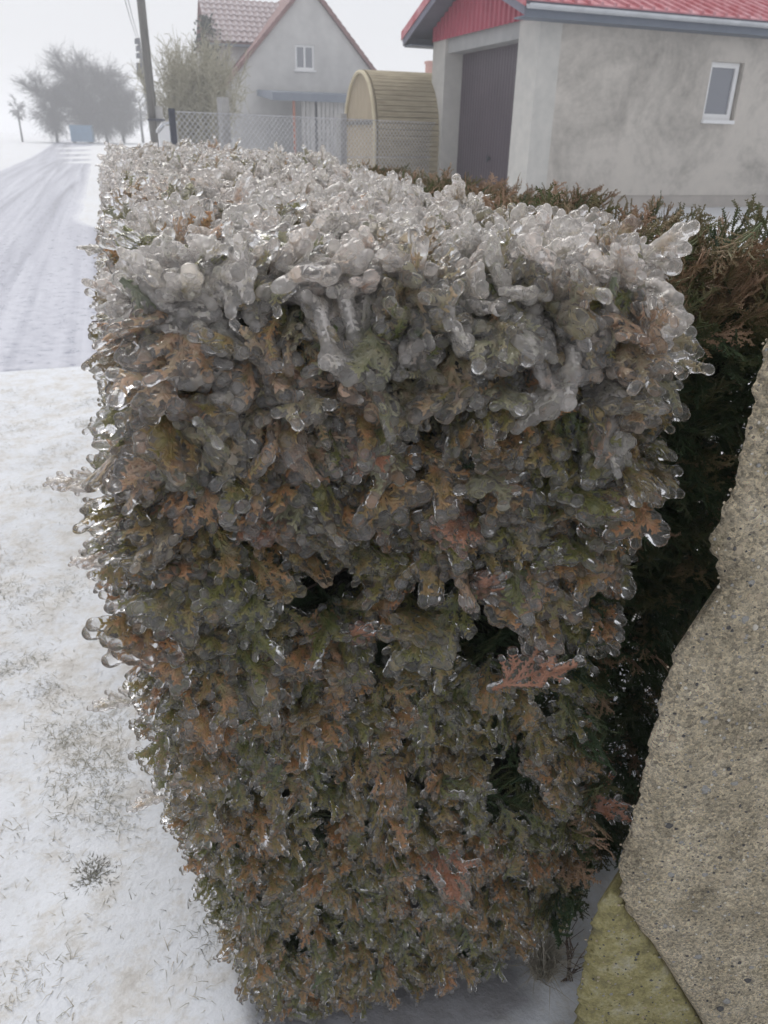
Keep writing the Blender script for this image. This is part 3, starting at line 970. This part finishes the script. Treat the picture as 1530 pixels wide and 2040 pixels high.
iced_pts, dry_pts, inner_pts = [], [], []
g_front, g_top = Grid(.0235), Grid(.031)
for face, p, nrm in surf_samples(72000):
    iced = p.x < iced_edge(p) and face not in ('right',)
    if face == 'front' and p.z > .7 and p.x > .64 and p.y > ufront(.6, p.z) + .05: iced = False
    if not iced: continue
    near = p.y < 1.45
    g = g_front if (face == 'front' or near and face == 'left') else g_top
    if face == 'front' and in_hole(p.x, p.z): continue
    if not g.ok(p): continue
    low = max(0, min(1, (1.0 - p.z) / .6)) if face in ('front', 'left') else 0
    if face == 'top' or nrm.z > .55:
        tdir = rv(); tdir.z = 0; tdir.normalize()
        y = nrm * rng2.uniform(.25, .9) + tdir * rng2.uniform(.4, 1.0)
        if p.y < 1.2: y += Vector((0, -.35, 0))
        zh = nrm + rv() * .45
        q_ = rng2.random()
        var = rng2.randrange(0, NTHICK) if q_ < .86 else rng2.randrange(NTHICK, NMID) if q_ < .96 else rng2.randrange(NMID, len(ICED))
        s_ = rng2.uniform(.62, 1.0)
        sink = .045
    else:
        tdir = rv() * .55 + Vector((0, 0, -.55))
        y = nrm * rng2.uniform(.45, 1.0) + tdir * .75
        zh = nrm * .8 + Vector((0, 0, .6)) + rv() * .4
        upper = p.z > 1.12
        k_ = (p.z - 1.02) / .34 - .30 * max(0, p.x - .25) + rng2.gauss(0, .22)
        if face == 'left' and p.y > 1.3: k_ += .35
        var = rng2.randrange(0, NTHICK) if k_ > .90 else rng2.randrange(NTHICK, NMID) if k_ > .50 else rng2.randrange(NMID, len(ICED))
        s_ = rng2.uniform(.62, .98) * (1 - .38 * low)
        sink = .05
    y.normalize()
    if face == 'front' and any(in_hole((p + y * k).x, (p + y * k).z) for k in (.03, -.025)): continue
    if face == 'front' and p.z > .85: s_ *= 1.18
    if face == 'left' and p.y > 1: s_ *= .78
    base = p - y * (.07 * s_) - nrm * (.006 + .016 * rng2.random())
    iced_pts.append((to_world(base), rot_from(dir_world(y), dir_world(zh), rng2.uniform(-.35, .35)), s_, var))
# a few sprays that stick out of the left face by the road
for (v, u, z, dx) in ((-.05, 1.02, .97, .9), (-.06, 1.0, 1.09, .8), (-.02, 1.62, 1.30, 1.0), (-.06, 1.0, .72, .6), (-.03, 1.0, .52, .6)):
    y = Vector((-1, -.1, .1 * dx - .05)) + rv() * .15
    iced_pts.append((to_world(Vector((v + .02, u, z))), rot_from(dir_world(y), dir_world(Vector((0, -.5, 1))), .2), .55, 1 + int(dx * 3)))

g_dry = Grid(.024)
for face, p, nrm in surf_samples(60000):
    iced = p.x < iced_edge(p) - .03 and face not in ('right',)
    if iced: continue
    if not g_dry.ok(p): continue
    if p.z < .62 and rng2.random() < .2: continue
    tdir = rv() * .5
    y = nrm * .8 + tdir + Vector((0, 0, .35 if nrm.z > .3 else -.1))
    y.normalize()
    s_ = rng2.uniform(.7, 1.15)
    base = p - y * (.075 * s_)
    dry_pts.append((to_world(base), rot_from(dir_world(y), dir_world(rv()), 0), s_, rng2.randrange(len(DRYV)), nrm.z))
g_in = Grid(.045)
for dp in (.075, .12):
    for face, p, nrm in surf_samples(18000, dp):
        if not g_in.ok(p): continue
        if face == 'front' and dp < .1 and in_hole(p.x, p.z): continue
        if p.x > .62 and p.z < .62 and rng2.random() < .3: continue
        y = nrm * .7 + rv() * .6; y.normalize()
        inner_pts.append((to_world(p - y * .06), rot_from(dir_world(y), dir_world(rv()), 0), rng2.uniform(.8, 1.15), rng2.randrange(len(DRYV))))
print('sprays', len(iced_pts), len(dry_pts), len(inner_pts))

hedge = empty('hedge', to_world(Vector((.4, 2.4, 0))))
tag(hedge, 'long clipped thuja hedge coated in clear ice along the snowy road', 'hedge')
HM = hedge.location.copy()

def cam_size(p):
    d = Vector(p) - Vector((0, 0, CZ))
    zz = d.dot(fw)
    if zz < .1: return 0
    x, y = d.dot(rt) / zz, d.dot(up) / zz
    if abs(x) > .52 or abs(y) > .68: return 0
    return 1 / d.length

def instancer(name, pts, meshes, parent):
    """all the further sprays as one part: geometry-node copies of the spray variants"""
    c = bpy.data.collections.new(name + '_kinds')
    for i, (me) in enumerate(meshes):
        c.objects.link(bpy.data.objects.new('%s_kind_%03d' % (name, i), me))
    n = len(pts)
    me = bpy.data.meshes.new(name)
    me.vertices.add(n)
    me.vertices.foreach_set('co', np.array([tuple(p[0] - HM) for p in pts]).ravel())
    for an, ty, dat, key in (('rot', 'FLOAT_VECTOR', [c_ for p in pts for c_ in p[1].to_euler()], 'vector'),
                             ('scl', 'FLOAT', [p[2] for p in pts], 'value'), ('idx', 'INT', [p[3] for p in pts], 'value')):
        a = me.attributes.new(an, ty, 'POINT'); a.data.foreach_set(key, dat)
    o = link(name, me, None, parent)
    ng = bpy.data.node_groups.new(name, 'GeometryNodeTree')
    ng.interface.new_socket('Geometry', in_out='INPUT', socket_type='NodeSocketGeometry')
    ng.interface.new_socket('Geometry', in_out='OUTPUT', socket_type='NodeSocketGeometry')
    N, Lk = ng.nodes, ng.links
    gi, go = N.new('NodeGroupInput'), N.new('NodeGroupOutput')
    ip = N.new('GeometryNodeInstanceOnPoints')
    ci = N.new('GeometryNodeCollectionInfo')
    ci.inputs['Collection'].default_value = c
    ci.inputs['Separate Children'].default_value = True
    ci.inputs['Reset Children'].default_value = True
    def attr(nm, ty):
        x = N.new('GeometryNodeInputNamedAttribute'); x.data_type = ty
        x.inputs['Name'].default_value = nm
        return x.outputs['Attribute']
    ip.inputs['Pick Instance'].default_value = True
    Lk.new(gi.outputs[0], ip.inputs['Points']); Lk.new(ci.outputs[0], ip.inputs['Instance'])
    Lk.new(attr('idx', 'INT'), ip.inputs['Instance Index'])
    er = N.new('FunctionNodeEulerToRotation')
    Lk.new(attr('rot', 'FLOAT_VECTOR'), er.inputs[0])
    Lk.new(er.outputs[0], ip.inputs['Rotation'])
    Lk.new(attr('scl', 'FLOAT'), ip.inputs['Scale'])
    Lk.new(ip.outputs[0], go.inputs[0])
    md = o.modifiers.new('copies', 'NODES'); md.node_group = ng
    o['kind'] = 'stuff'
    return o

def place(o, p, parent):
    o.parent = parent
    o.matrix_basis = Matrix.Translation(p[0] - HM) @ p[1].to_4x4() @ Matrix.Scale(p[2], 4)

M_SCORCH = leaf_material('scorched_leaf', [(.2, (.26, .12, .06)), (.5, (.44, .19, .10)), (.85, (.56, .28, .17))])
for (v, z, s_, ax_, vi) in ((.490, .80, .92, (.55, -.3, .45), 0), (.254, .862, .8, (.3, -.5, .6), 1), (.396, 1.055, .75, (-.6, -.5, -.1), 2), (.406, .41, .8, (.2, -.7, -.3), 3), (.672, .485, .8, (.7, -.5, .1), 4), (.427, .952, .7, (.3, -.5, .7), 5), (.238, 1.16, .7, (.5, -.7, -.3), 1), (.122, 1.074, .6, (.2, -.7, .2), 3)):
    lm_, im_ = ICED[NMID + vi]
    m2 = lm_.copy(); m2.materials.clear(); m2.materials.append(M_SCORCH)
    y = Vector(ax_).normalized()
    p = Vector((v, ufront(v, z) - .012, z)) - y * (.055 * s_)
    lo = bpy.data.objects.new('iced_spray', m2); col.objects.link(lo)
    lo.parent = hedge
    lo.matrix_basis = Matrix.Translation(to_world(p) - HM) @ rot_from(dir_world(y), dir_world(Vector((.1, -1, .5))), .3).to_4x4() @ Matrix.Scale(s_, 4)
    lo['label'] = 'orange scorched spray'
    ic = bpy.data.objects.new('ice_coat', im_); col.objects.link(ic); ic.parent = lo
iced_pts.sort(key=lambda p: -cam_size(p[0]))
dry_pts.sort(key=lambda p: -cam_size(p[0]))
for p in iced_pts[:292]:
    lo = bpy.data.objects.new('iced_spray', ICED[p[3]][0]); col.objects.link(lo)
    place(lo, p, hedge)
    ic = bpy.data.objects.new('ice_coat', ICED[p[3]][1]); col.objects.link(ic); ic.parent = lo
DRY_M = []
for me in DRYV:
    me.materials.append(M_DRY)
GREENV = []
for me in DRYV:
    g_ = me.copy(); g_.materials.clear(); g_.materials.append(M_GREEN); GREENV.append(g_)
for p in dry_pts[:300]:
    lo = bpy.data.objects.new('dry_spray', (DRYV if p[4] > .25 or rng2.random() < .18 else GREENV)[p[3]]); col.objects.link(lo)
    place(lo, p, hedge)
# leaf and ice of one spray in one mesh for the far copies
JOIN = []
for lm, im in ICED:
    bm = bmesh.new(); bm.from_mesh(lm); nl = len(bm.faces); bm.from_mesh(im)
    for i, f in enumerate(bm.faces): f.material_index = 0 if i < nl else 1
    me = bpy.data.meshes.new('iced_spray_far'); bm.to_mesh(me); bm.free()
    me.materials.append(lm.materials[0]); me.materials.append(im.materials[0]); JOIN.append(me)
instancer('iced_foliage', iced_pts[292:], JOIN, hedge)
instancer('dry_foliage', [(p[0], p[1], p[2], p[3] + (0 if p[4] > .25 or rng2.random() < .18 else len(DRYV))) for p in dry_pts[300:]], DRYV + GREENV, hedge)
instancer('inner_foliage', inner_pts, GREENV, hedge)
# stems, and a solid core coloured near black for the shade in gaps
M_CORE = simple('dark_core', [(.35, (.008, .010, .008)), (.65, (.022, .024, .016))], 40, .95, .6, .02)
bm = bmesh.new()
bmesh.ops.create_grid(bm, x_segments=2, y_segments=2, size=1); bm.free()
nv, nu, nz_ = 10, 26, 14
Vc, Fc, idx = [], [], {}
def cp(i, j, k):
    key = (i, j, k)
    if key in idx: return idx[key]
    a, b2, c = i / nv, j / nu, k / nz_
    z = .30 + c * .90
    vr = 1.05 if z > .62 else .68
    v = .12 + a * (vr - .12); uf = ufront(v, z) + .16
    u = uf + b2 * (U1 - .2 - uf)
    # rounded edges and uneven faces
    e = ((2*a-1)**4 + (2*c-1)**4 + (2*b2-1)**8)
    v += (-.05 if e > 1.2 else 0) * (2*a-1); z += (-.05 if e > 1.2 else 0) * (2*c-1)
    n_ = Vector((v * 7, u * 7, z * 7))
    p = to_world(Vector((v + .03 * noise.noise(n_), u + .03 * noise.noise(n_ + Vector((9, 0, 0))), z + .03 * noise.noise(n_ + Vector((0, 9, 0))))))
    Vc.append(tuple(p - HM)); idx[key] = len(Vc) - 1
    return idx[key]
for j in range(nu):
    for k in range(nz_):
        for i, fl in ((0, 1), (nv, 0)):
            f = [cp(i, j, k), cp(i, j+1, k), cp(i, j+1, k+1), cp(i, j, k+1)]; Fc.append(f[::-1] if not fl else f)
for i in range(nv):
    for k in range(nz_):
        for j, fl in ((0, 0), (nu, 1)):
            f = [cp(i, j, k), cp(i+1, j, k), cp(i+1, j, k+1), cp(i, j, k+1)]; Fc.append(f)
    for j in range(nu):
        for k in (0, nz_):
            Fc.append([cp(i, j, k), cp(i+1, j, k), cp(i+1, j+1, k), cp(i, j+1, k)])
link('shade_core', mesh('shade_core', Vc, Fc, True), M_CORE, hedge)
srng = random.Random(77)
for (v, u) in ((.42, 1.22), (.22, 1.45), (.5, 1.9), (.3, 2.4), (.5, 2.9), (.35, 3.5)):
    q = MB(); p = to_world(Vector((v, u, -.05))) - HM; r_ = .035
    for k in range(5):
        e = p + Vector((srng.gauss(0, .02), srng.gauss(0, .02), .12)); q.tube(p, e, r_, r_ * .88, 8); p = e; r_ *= .88
    q.build('stem', M_BARK, hedge)
# bare twigs inside
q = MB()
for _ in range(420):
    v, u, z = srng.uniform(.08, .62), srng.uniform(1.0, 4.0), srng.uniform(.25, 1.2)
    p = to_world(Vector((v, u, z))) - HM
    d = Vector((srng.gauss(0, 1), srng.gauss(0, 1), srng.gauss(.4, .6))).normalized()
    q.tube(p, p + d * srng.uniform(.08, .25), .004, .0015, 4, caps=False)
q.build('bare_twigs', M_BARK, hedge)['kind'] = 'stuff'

# ------------------------------------------------------------------ rough concrete wall at the right
M_CONC, t, b = mat('aggregate_concrete')
n1 = noise_tex(t, 14, 8, .72); 
tc = t.nodes.new('ShaderNodeTexCoord')
vo = t.nodes.new('ShaderNodeTexVoronoi'); vo.inputs['Scale'].default_value = 230; t.links.new(tc.outputs['Object'], vo.inputs['Vector'])
vo2 = t.nodes.new('ShaderNodeTexVoronoi'); vo2.inputs['Scale'].default_value = 560; t.links.new(tc.outputs['Object'], vo2.inputs['Vector'])
basec = ramp(t, n1, [(.30, (.33, .285, .205)), (.5, (.57, .50, .375)), (.7, (.74, .66, .52))])
gr = ramp(t, vo.outputs['Color'], [(.0, (.45, .45, .46)), (.5, (1.25, 1.23, 1.2)), (1, (1.9, 1.83, 1.7))])
gr2 = ramp(t, vo2.outputs['Color'], [(.0, (.6, .6, .6)), (.5, (1.1, 1.1, 1.1)), (1, (1.5, 1.45, 1.4))])
c = mixc(t, .8, basec, gr, 'MULTIPLY'); c = mixc(t, .8, c, gr2, 'MULTIPLY')
# yellow lichen low down
lm_ = noise_tex(t, 5, 6, .7)
c = mixc(t, ramp(t, lm_, [(.58, (0, 0, 0)), (.72, (.55, .55, .55))]), c, (.30, .255, .08))
t.links.new(c, b.inputs['Base Color']); b.inputs['Roughness'].default_value = .9
hh = math_n(t, 'ADD', math_n(t, 'MULTIPLY', vo.outputs['Distance'], -1.0), math_n(t, 'MULTIPLY', noise_tex(t, 260, 5, .7), 1.0))
bump(t, b, hh, 1.0, .012)
M_MOSS, t, b = mat('lichen_concrete')
n1 = noise_tex(t, 26, 8, .72); n2 = noise_tex(t, 200, 4, .7)
c = ramp(t, n1, [(.34, (.16, .145, .08)), (.48, (.30, .265, .115)), (.57, (.37, .335, .18)), (.68, (.42, .39, .30))])
c = mixc(t, .5, c, ramp(t, n2, [(.35, (.4, .4, .4)), (.6, (1.1, 1.1, 1.1))]), 'MULTIPLY')
t.links.new(c, b.inputs['Base Color']); b.inputs['Roughness'].default_value = .95
bump(t, b, n2, .7, .004)

XE = [(0, .37), (.152, .361), (.336, .357), (.444, .366), (.455, .380), (.521, .368), (.664, .374), (.757, .372), (.843, .373), (.939, .385), (.999, .416), (1.03, .410), (1.075, .388), (1.135, .404), (1.196, .402), (1.287, .402), (1.42, .41)]
CR = [(.36, .452), (.382, .450), (.46, .335), (.561, .157), (.655, -.02)]
def rough_block(name, ns, nt_, fx, fz, y0, thick, mt, par, amp):
    Vb = np.zeros((nt_ + 1, ns + 1, 3)); 
    for j in range(nt_ + 1):
        for i in range(ns + 1):
            s_, tt = i / ns, j / nt_
            z = fz(s_, tt); x = fx(s_, z)
            e = min(s_ * ns / 6, (1 - tt) * nt_ / 7, tt * nt_ / 5 , 1)
            n_ = Vector((x * 9, z * 9, amp))
            y = y0 + .016 * (1 - e) ** 2 - amp * (.7 * noise.noise(n_ * .6) + .45 * noise.noise(n_ * 3) + .35 * noise.noise(n_ * 9) + .3 * noise.noise(n_ * 22))
            x += (.011 * noise.noise(Vector((z * 28, 3, s_))) + .006 * noise.noise(Vector((z * 90, 7, s_)))) * max(0, 1 - s_ * 6)
            Vb[j, i] = (x, y, z)
    Bk = Vb.copy(); Bk[..., 1] = y0 + thick; Bk[..., 0] += .075 * (1 - np.linspace(0, 1, ns + 1)[None, :]) ** 3
    vs = [tuple(v) for v in Vb.reshape(-1, 3)] + [tuple(v) for v in Bk.reshape(-1, 3)]
    w_ = ns + 1; o_ = (nt_ + 1) * w_
    fs = [(j*w_+i, j*w_+i+1, (j+1)*w_+i+1, (j+1)*w_+i) for j in range(nt_) for i in range(ns)]
    fs += [tuple(q_ + o_ for q_ in f[::-1]) for f in fs[:]]
    ring = [i for i in range(w_)] + [j*w_+ns for j in range(1, nt_+1)] + [nt_*w_+i for i in range(ns-1, -1, -1)] + [j*w_ for j in range(nt_-1, 0, -1)]
    for a_, b2 in zip(ring, ring[1:] + ring[:1]): fs.append((b2, a_, a_ + o_, b2 + o_))
    return link(name, mesh(name, vs, fs, True), mt, par), Vb
cw = empty('concrete_wall', (.7, .86, 0))
tag(cw, 'rough grey exposed aggregate concrete wall end in front of the hedge', 'wall')
fx1 = lambda s_, z: .372 + s_ * .80 + (lerp_tab(z, XE) - .372) * (1 - s_) ** 6
def fz1(s_, tt):
    lo = lerp_tab(.372 + s_ * .80, CR) if s_ < .36 else -.05
    return lo + (1.40 - lo) * tt
ob, VB = rough_block('wall_body', 130, 200, fx1, fz1, .800, .12, M_CONC, cw, .0055)
ob.location = (-.7, -.86, 0)
mbk = empty('concrete_block', (.47, .86, 0))
tag(mbk, 'yellow lichened concrete block under the cracked edge of the rough wall', 'block')
fx2 = lambda s_, z: .352 + s_ * .31 + (lerp_tab(z, XE) - .360) * (1 - s_) ** 6
ob2, VB2 = rough_block('block_body', 70, 110, fx2, lambda s_, tt: -.06 + (lerp_tab(.352 + s_ * .31, CR) - .006 + .06) * tt, .812, .11, M_MOSS, mbk, .0055)
ob2.location = (-.47, -.86, 0)
crng = random.Random(19)
PEB = []
for nm, c0, c1 in (('tan', (.30, .24, .16), (.42, .36, .27)), ('grey', (.20, .20, .19), (.34, .33, .31)), ('dark', (.05, .05, .052), (.10, .095, .09)), ('pale', (.46, .43, .37), (.58, .55, .48))):
    PEB.append(simple('pebble_' + nm, [(.3, c0), (.7, c1)], 90, .75, .2, .002))
IV_, IF_ = ico()
pm = []
for k in range(8):
    vv_ = IV_ * np.array([1, .55, crng.uniform(.6, .95)])
    vv_ = vv_ * (1 + np.array([.28 * noise.noise(Vector(q_) * 1.3 + Vector((k * 3, 0, 0))) for q_ in IV_]))[:, None]
    me = mesh('pebble', vv_, IF_, True); me.materials.append(PEB[k % 4]); pm.append(me)
cnt = 0
while cnt < 300:
    j, i = crng.randrange(8, 172), crng.randrange(2, 86)
    p = VB[j, i]
    o = bpy.data.objects.new('pebble', pm[crng.choice((0, 0, 0, 0, 1, 1, 4, 4, 4, 5, 5, 2, 3))]); col.objects.link(o); o.parent = cw
    s_ = crng.choice((.0026, .0030, .0036, .0042, .0050, .0062, .0080))
    o.location = (p[0] - .7 + crng.uniform(-.004, .004), p[1] - .86 + s_ * .30, p[2] + crng.uniform(-.004, .004))
    o.scale = (s_, s_, s_); o.rotation_euler = (0, crng.uniform(0, 6), 0)
    cnt += 1

# finer grit standing proud of both faces
IG = bmesh.new(); bmesh.ops.create_icosphere(IG, subdivisions=1, radius=1)
GVv = np.array([v.co[:] for v in IG.verts]); GF = [tuple(v.index for v in f.verts) for f in IG.faces]; IG.free()
def grit(name, VBx, n, parent, off, mats):
    Vg, Fg, Mi = [], [], []
    H_, W_ = VBx.shape[:2]
    for k in range(n):
        j, i = crng.randrange(3, H_ - 3), crng.randrange(0, W_ - 3)
        p = VBx[j, i]
        s_ = .0011 + .0022 * crng.random() ** 2
        d = np.array([crng.uniform(.7, 1.3), .6, crng.uniform(.7, 1.3)]) * s_
        Vg.append(GVv * d + p + np.array([crng.uniform(-.004, .004), s_ * .15, crng.uniform(-.004, .004)]) + np.array(off))
        Fg += [tuple(q_ + k * len(GVv) for q_ in f) for f in GF]
        Mi += [crng.randrange(len(mats))] * len(GF)
    me = mesh(name, np.concatenate(Vg), Fg, True)
    o = link(name, me, mats, parent); me.polygons.foreach_set('material_index', Mi)
    o['kind'] = 'stuff'
grit('fine_aggregate', VB, 6500, cw, (-.7, -.86, 0), [PEB[0], PEB[0], PEB[1], PEB[1], PEB[2], PEB[3], M_CONC, M_CONC])
grit('fine_aggregate', VB2, 1300, mbk, (-.47, -.86, 0), [M_MOSS, M_MOSS, M_MOSS, PEB[0], PEB[1], PEB[2]])

# ------------------------------------------------------------------ grass through the snow
M_GRASS, t, b = mat('winter_grass')
at = t.nodes.new('ShaderNodeAttribute'); at.attribute_name = 'hue'
t.links.new(ramp(t, at.outputs['Fac'], [(0, (.14, .135, .125)), (.3, (.27, .27, .22)), (.6, (.43, .39, .32)), (1, (.58, .54, .47))]), b.inputs['Base Color'])
b.inputs['Roughness'].default_value = .6
grng = random.Random(123)
def blades(spots, mb, hue, lo, hi, lean, wd):
    for (x, y, h0) in spots:
        z = ground_z(x, y)
        a = grng.uniform(0, 6.28); ln = grng.uniform(lo, hi)
        d = Vector((math.cos(a) * lean, math.sin(a) * lean, grng.uniform(.25, 1))).normalized()
        sd = Vector((-math.sin(a), math.cos(a), 0)) * wd * grng.uniform(.6, 1.2)
        p = Vector((x, y, z - .006)); q_ = p + d * ln * .5
        d = (d + Vector((0, 0, -.45)) + Vector((grng.gauss(0, .2), grng.gauss(0, .2), 0))).normalized()
        e = q_ + d * ln * .5; e.z = max(e.z, z + .002)
        nrm = d.cross(sd).normalized() * wd * .4
        mb.add([p - sd, p + sd, p + nrm, q_ - sd * .8, q_ + sd * .8, q_ + nrm, e], [(0, 1, 4, 3), (1, 2, 5, 4), (2, 0, 3, 5), (3, 4, 6), (4, 5, 6), (5, 3, 6)])
        hue += [min(1, max(0, h0 + grng.gauss(0, .13)))] * 7
mb, hue, spots = MB(), [], []
while len(spots) < 26000:
    x, y = grng.uniform(-2.5, .35), grng.uniform(.62, 5.3)
    v, u = HV.x * x + HV.y * y, HU.x * x + HU.y * y
    if v > .3 or u > 5.3: continue
    d_ = noise.noise(Vector((x * 3.2, y * 3.2, 2))) + .6 * noise.noise(Vector((x * 9, y * 9, 5)))
    if grng.random() > .035 + 1.9 * max(0, d_ - .05) ** 1.4: continue
    if y > 2.2 and grng.random() < .6: continue
    h0 = .45 + .45 * noise.noise(Vector((x * 4, y * 4, 9)))
    for _ in range(grng.choice((1, 2, 3, 5))):
        spots.append((x + grng.gauss(0, .018), y + grng.gauss(0, .018), h0))
blades(spots, mb, hue, .010, .048, 1.0, .0009)
me = mesh('snowy_grass', mb.V, mb.F); a_ = me.attributes.new('hue', 'FLOAT', 'POINT'); a_.data.foreach_set('value', hue)
tag(link('snowy_grass', me, M_GRASS), kind='stuff')
# a dark frozen weed in the snow
def tuft(name, x, y, n, h0, lo, hi, lean, wd, r_, label, cat):
    mb, hue = MB(), []
    blades([(x + grng.gauss(0, r_), y + grng.gauss(0, r_), h0) for _ in range(n)], mb, hue, lo, hi, lean, wd)
    me = mesh(name, mb.V, mb.F); a_ = me.attributes.new('hue', 'FLOAT', 'POINT'); a_.data.foreach_set('value', hue)
    return tag(link(name, me, M_GRASS), label, cat)
tuft('frozen_weed', -.63, 1.19, 420, .12, .010, .032, 1.6, .0016, .021, 'dark frozen weed in the snow, lower left', 'weed')
# fallen scales and needles under the hedge
mbn, hun = MB(), []
sp = []
for _ in range(900):
    v, u = grng.uniform(-.02, .72), .70 + abs(grng.gauss(0, .22))
    p = HV * v + HU * u; sp.append((p.x, p.y, .15))
blades(sp, mbn, hun, .004, .014, 2.5, .0011)
me = mesh('fallen_needles', mbn.V, mbn.F); a_ = me.attributes.new('hue', 'FLOAT', 'POINT'); a_.data.foreach_set('value', hun)
tag(link('fallen_needles', me, M_GRASS), kind='stuff')
tuft('dry_grass_tuft',   .335, .985, 420, .66, .09, .17, .22, .0010, .009, 'straw coloured grass tuft standing under the hedge beside the concrete block', 'grass tuft')
q = MB()
for k in range(7):
    p = Vector((.372 + .004 * k, .97, .0)); d = Vector((grng.gauss(.25, .25), grng.gauss(0, .2), 1)).normalized()
    for s_ in range(3):
        e = p + d * .045; q.tube(p, e, .0014, .001, 4, caps=False)
        d2 = (d + Vector((grng.gauss(0, .8), 0, .1))).normalized(); q.tube(e, e + d2 * .04, .001, .0006, 4, caps=False)
        p = e; d = (d + Vector((grng.gauss(0, .3), 0, 0))).normalized()
tag(q.build('dead_stalks', M_BARK), 'thin dark dead stalks rising from the snow beside the grass tuft', 'weed')

# ------------------------------------------------------------------ freezing haze
hz = MB().box((-1600, -80, -1.5), (1600, 2300, 14)).build('haze', None)
hz['kind'] = 'stuff'
m_ = bpy.data.materials.new('haze'); m_.use_nodes = True; t = m_.node_tree; t.nodes.clear()
o_ = t.nodes.new('ShaderNodeOutputMaterial'); pv = t.nodes.new('ShaderNodeVolumePrincipled')
pv.inputs['Color'].default_value = (.97, .98, 1, 1); pv.inputs['Density'].default_value = .0047; pv.inputs['Anisotropy'].default_value = .3
t.links.new(pv.outputs[0], o_.inputs['Volume']); hz.data.materials.append(m_)
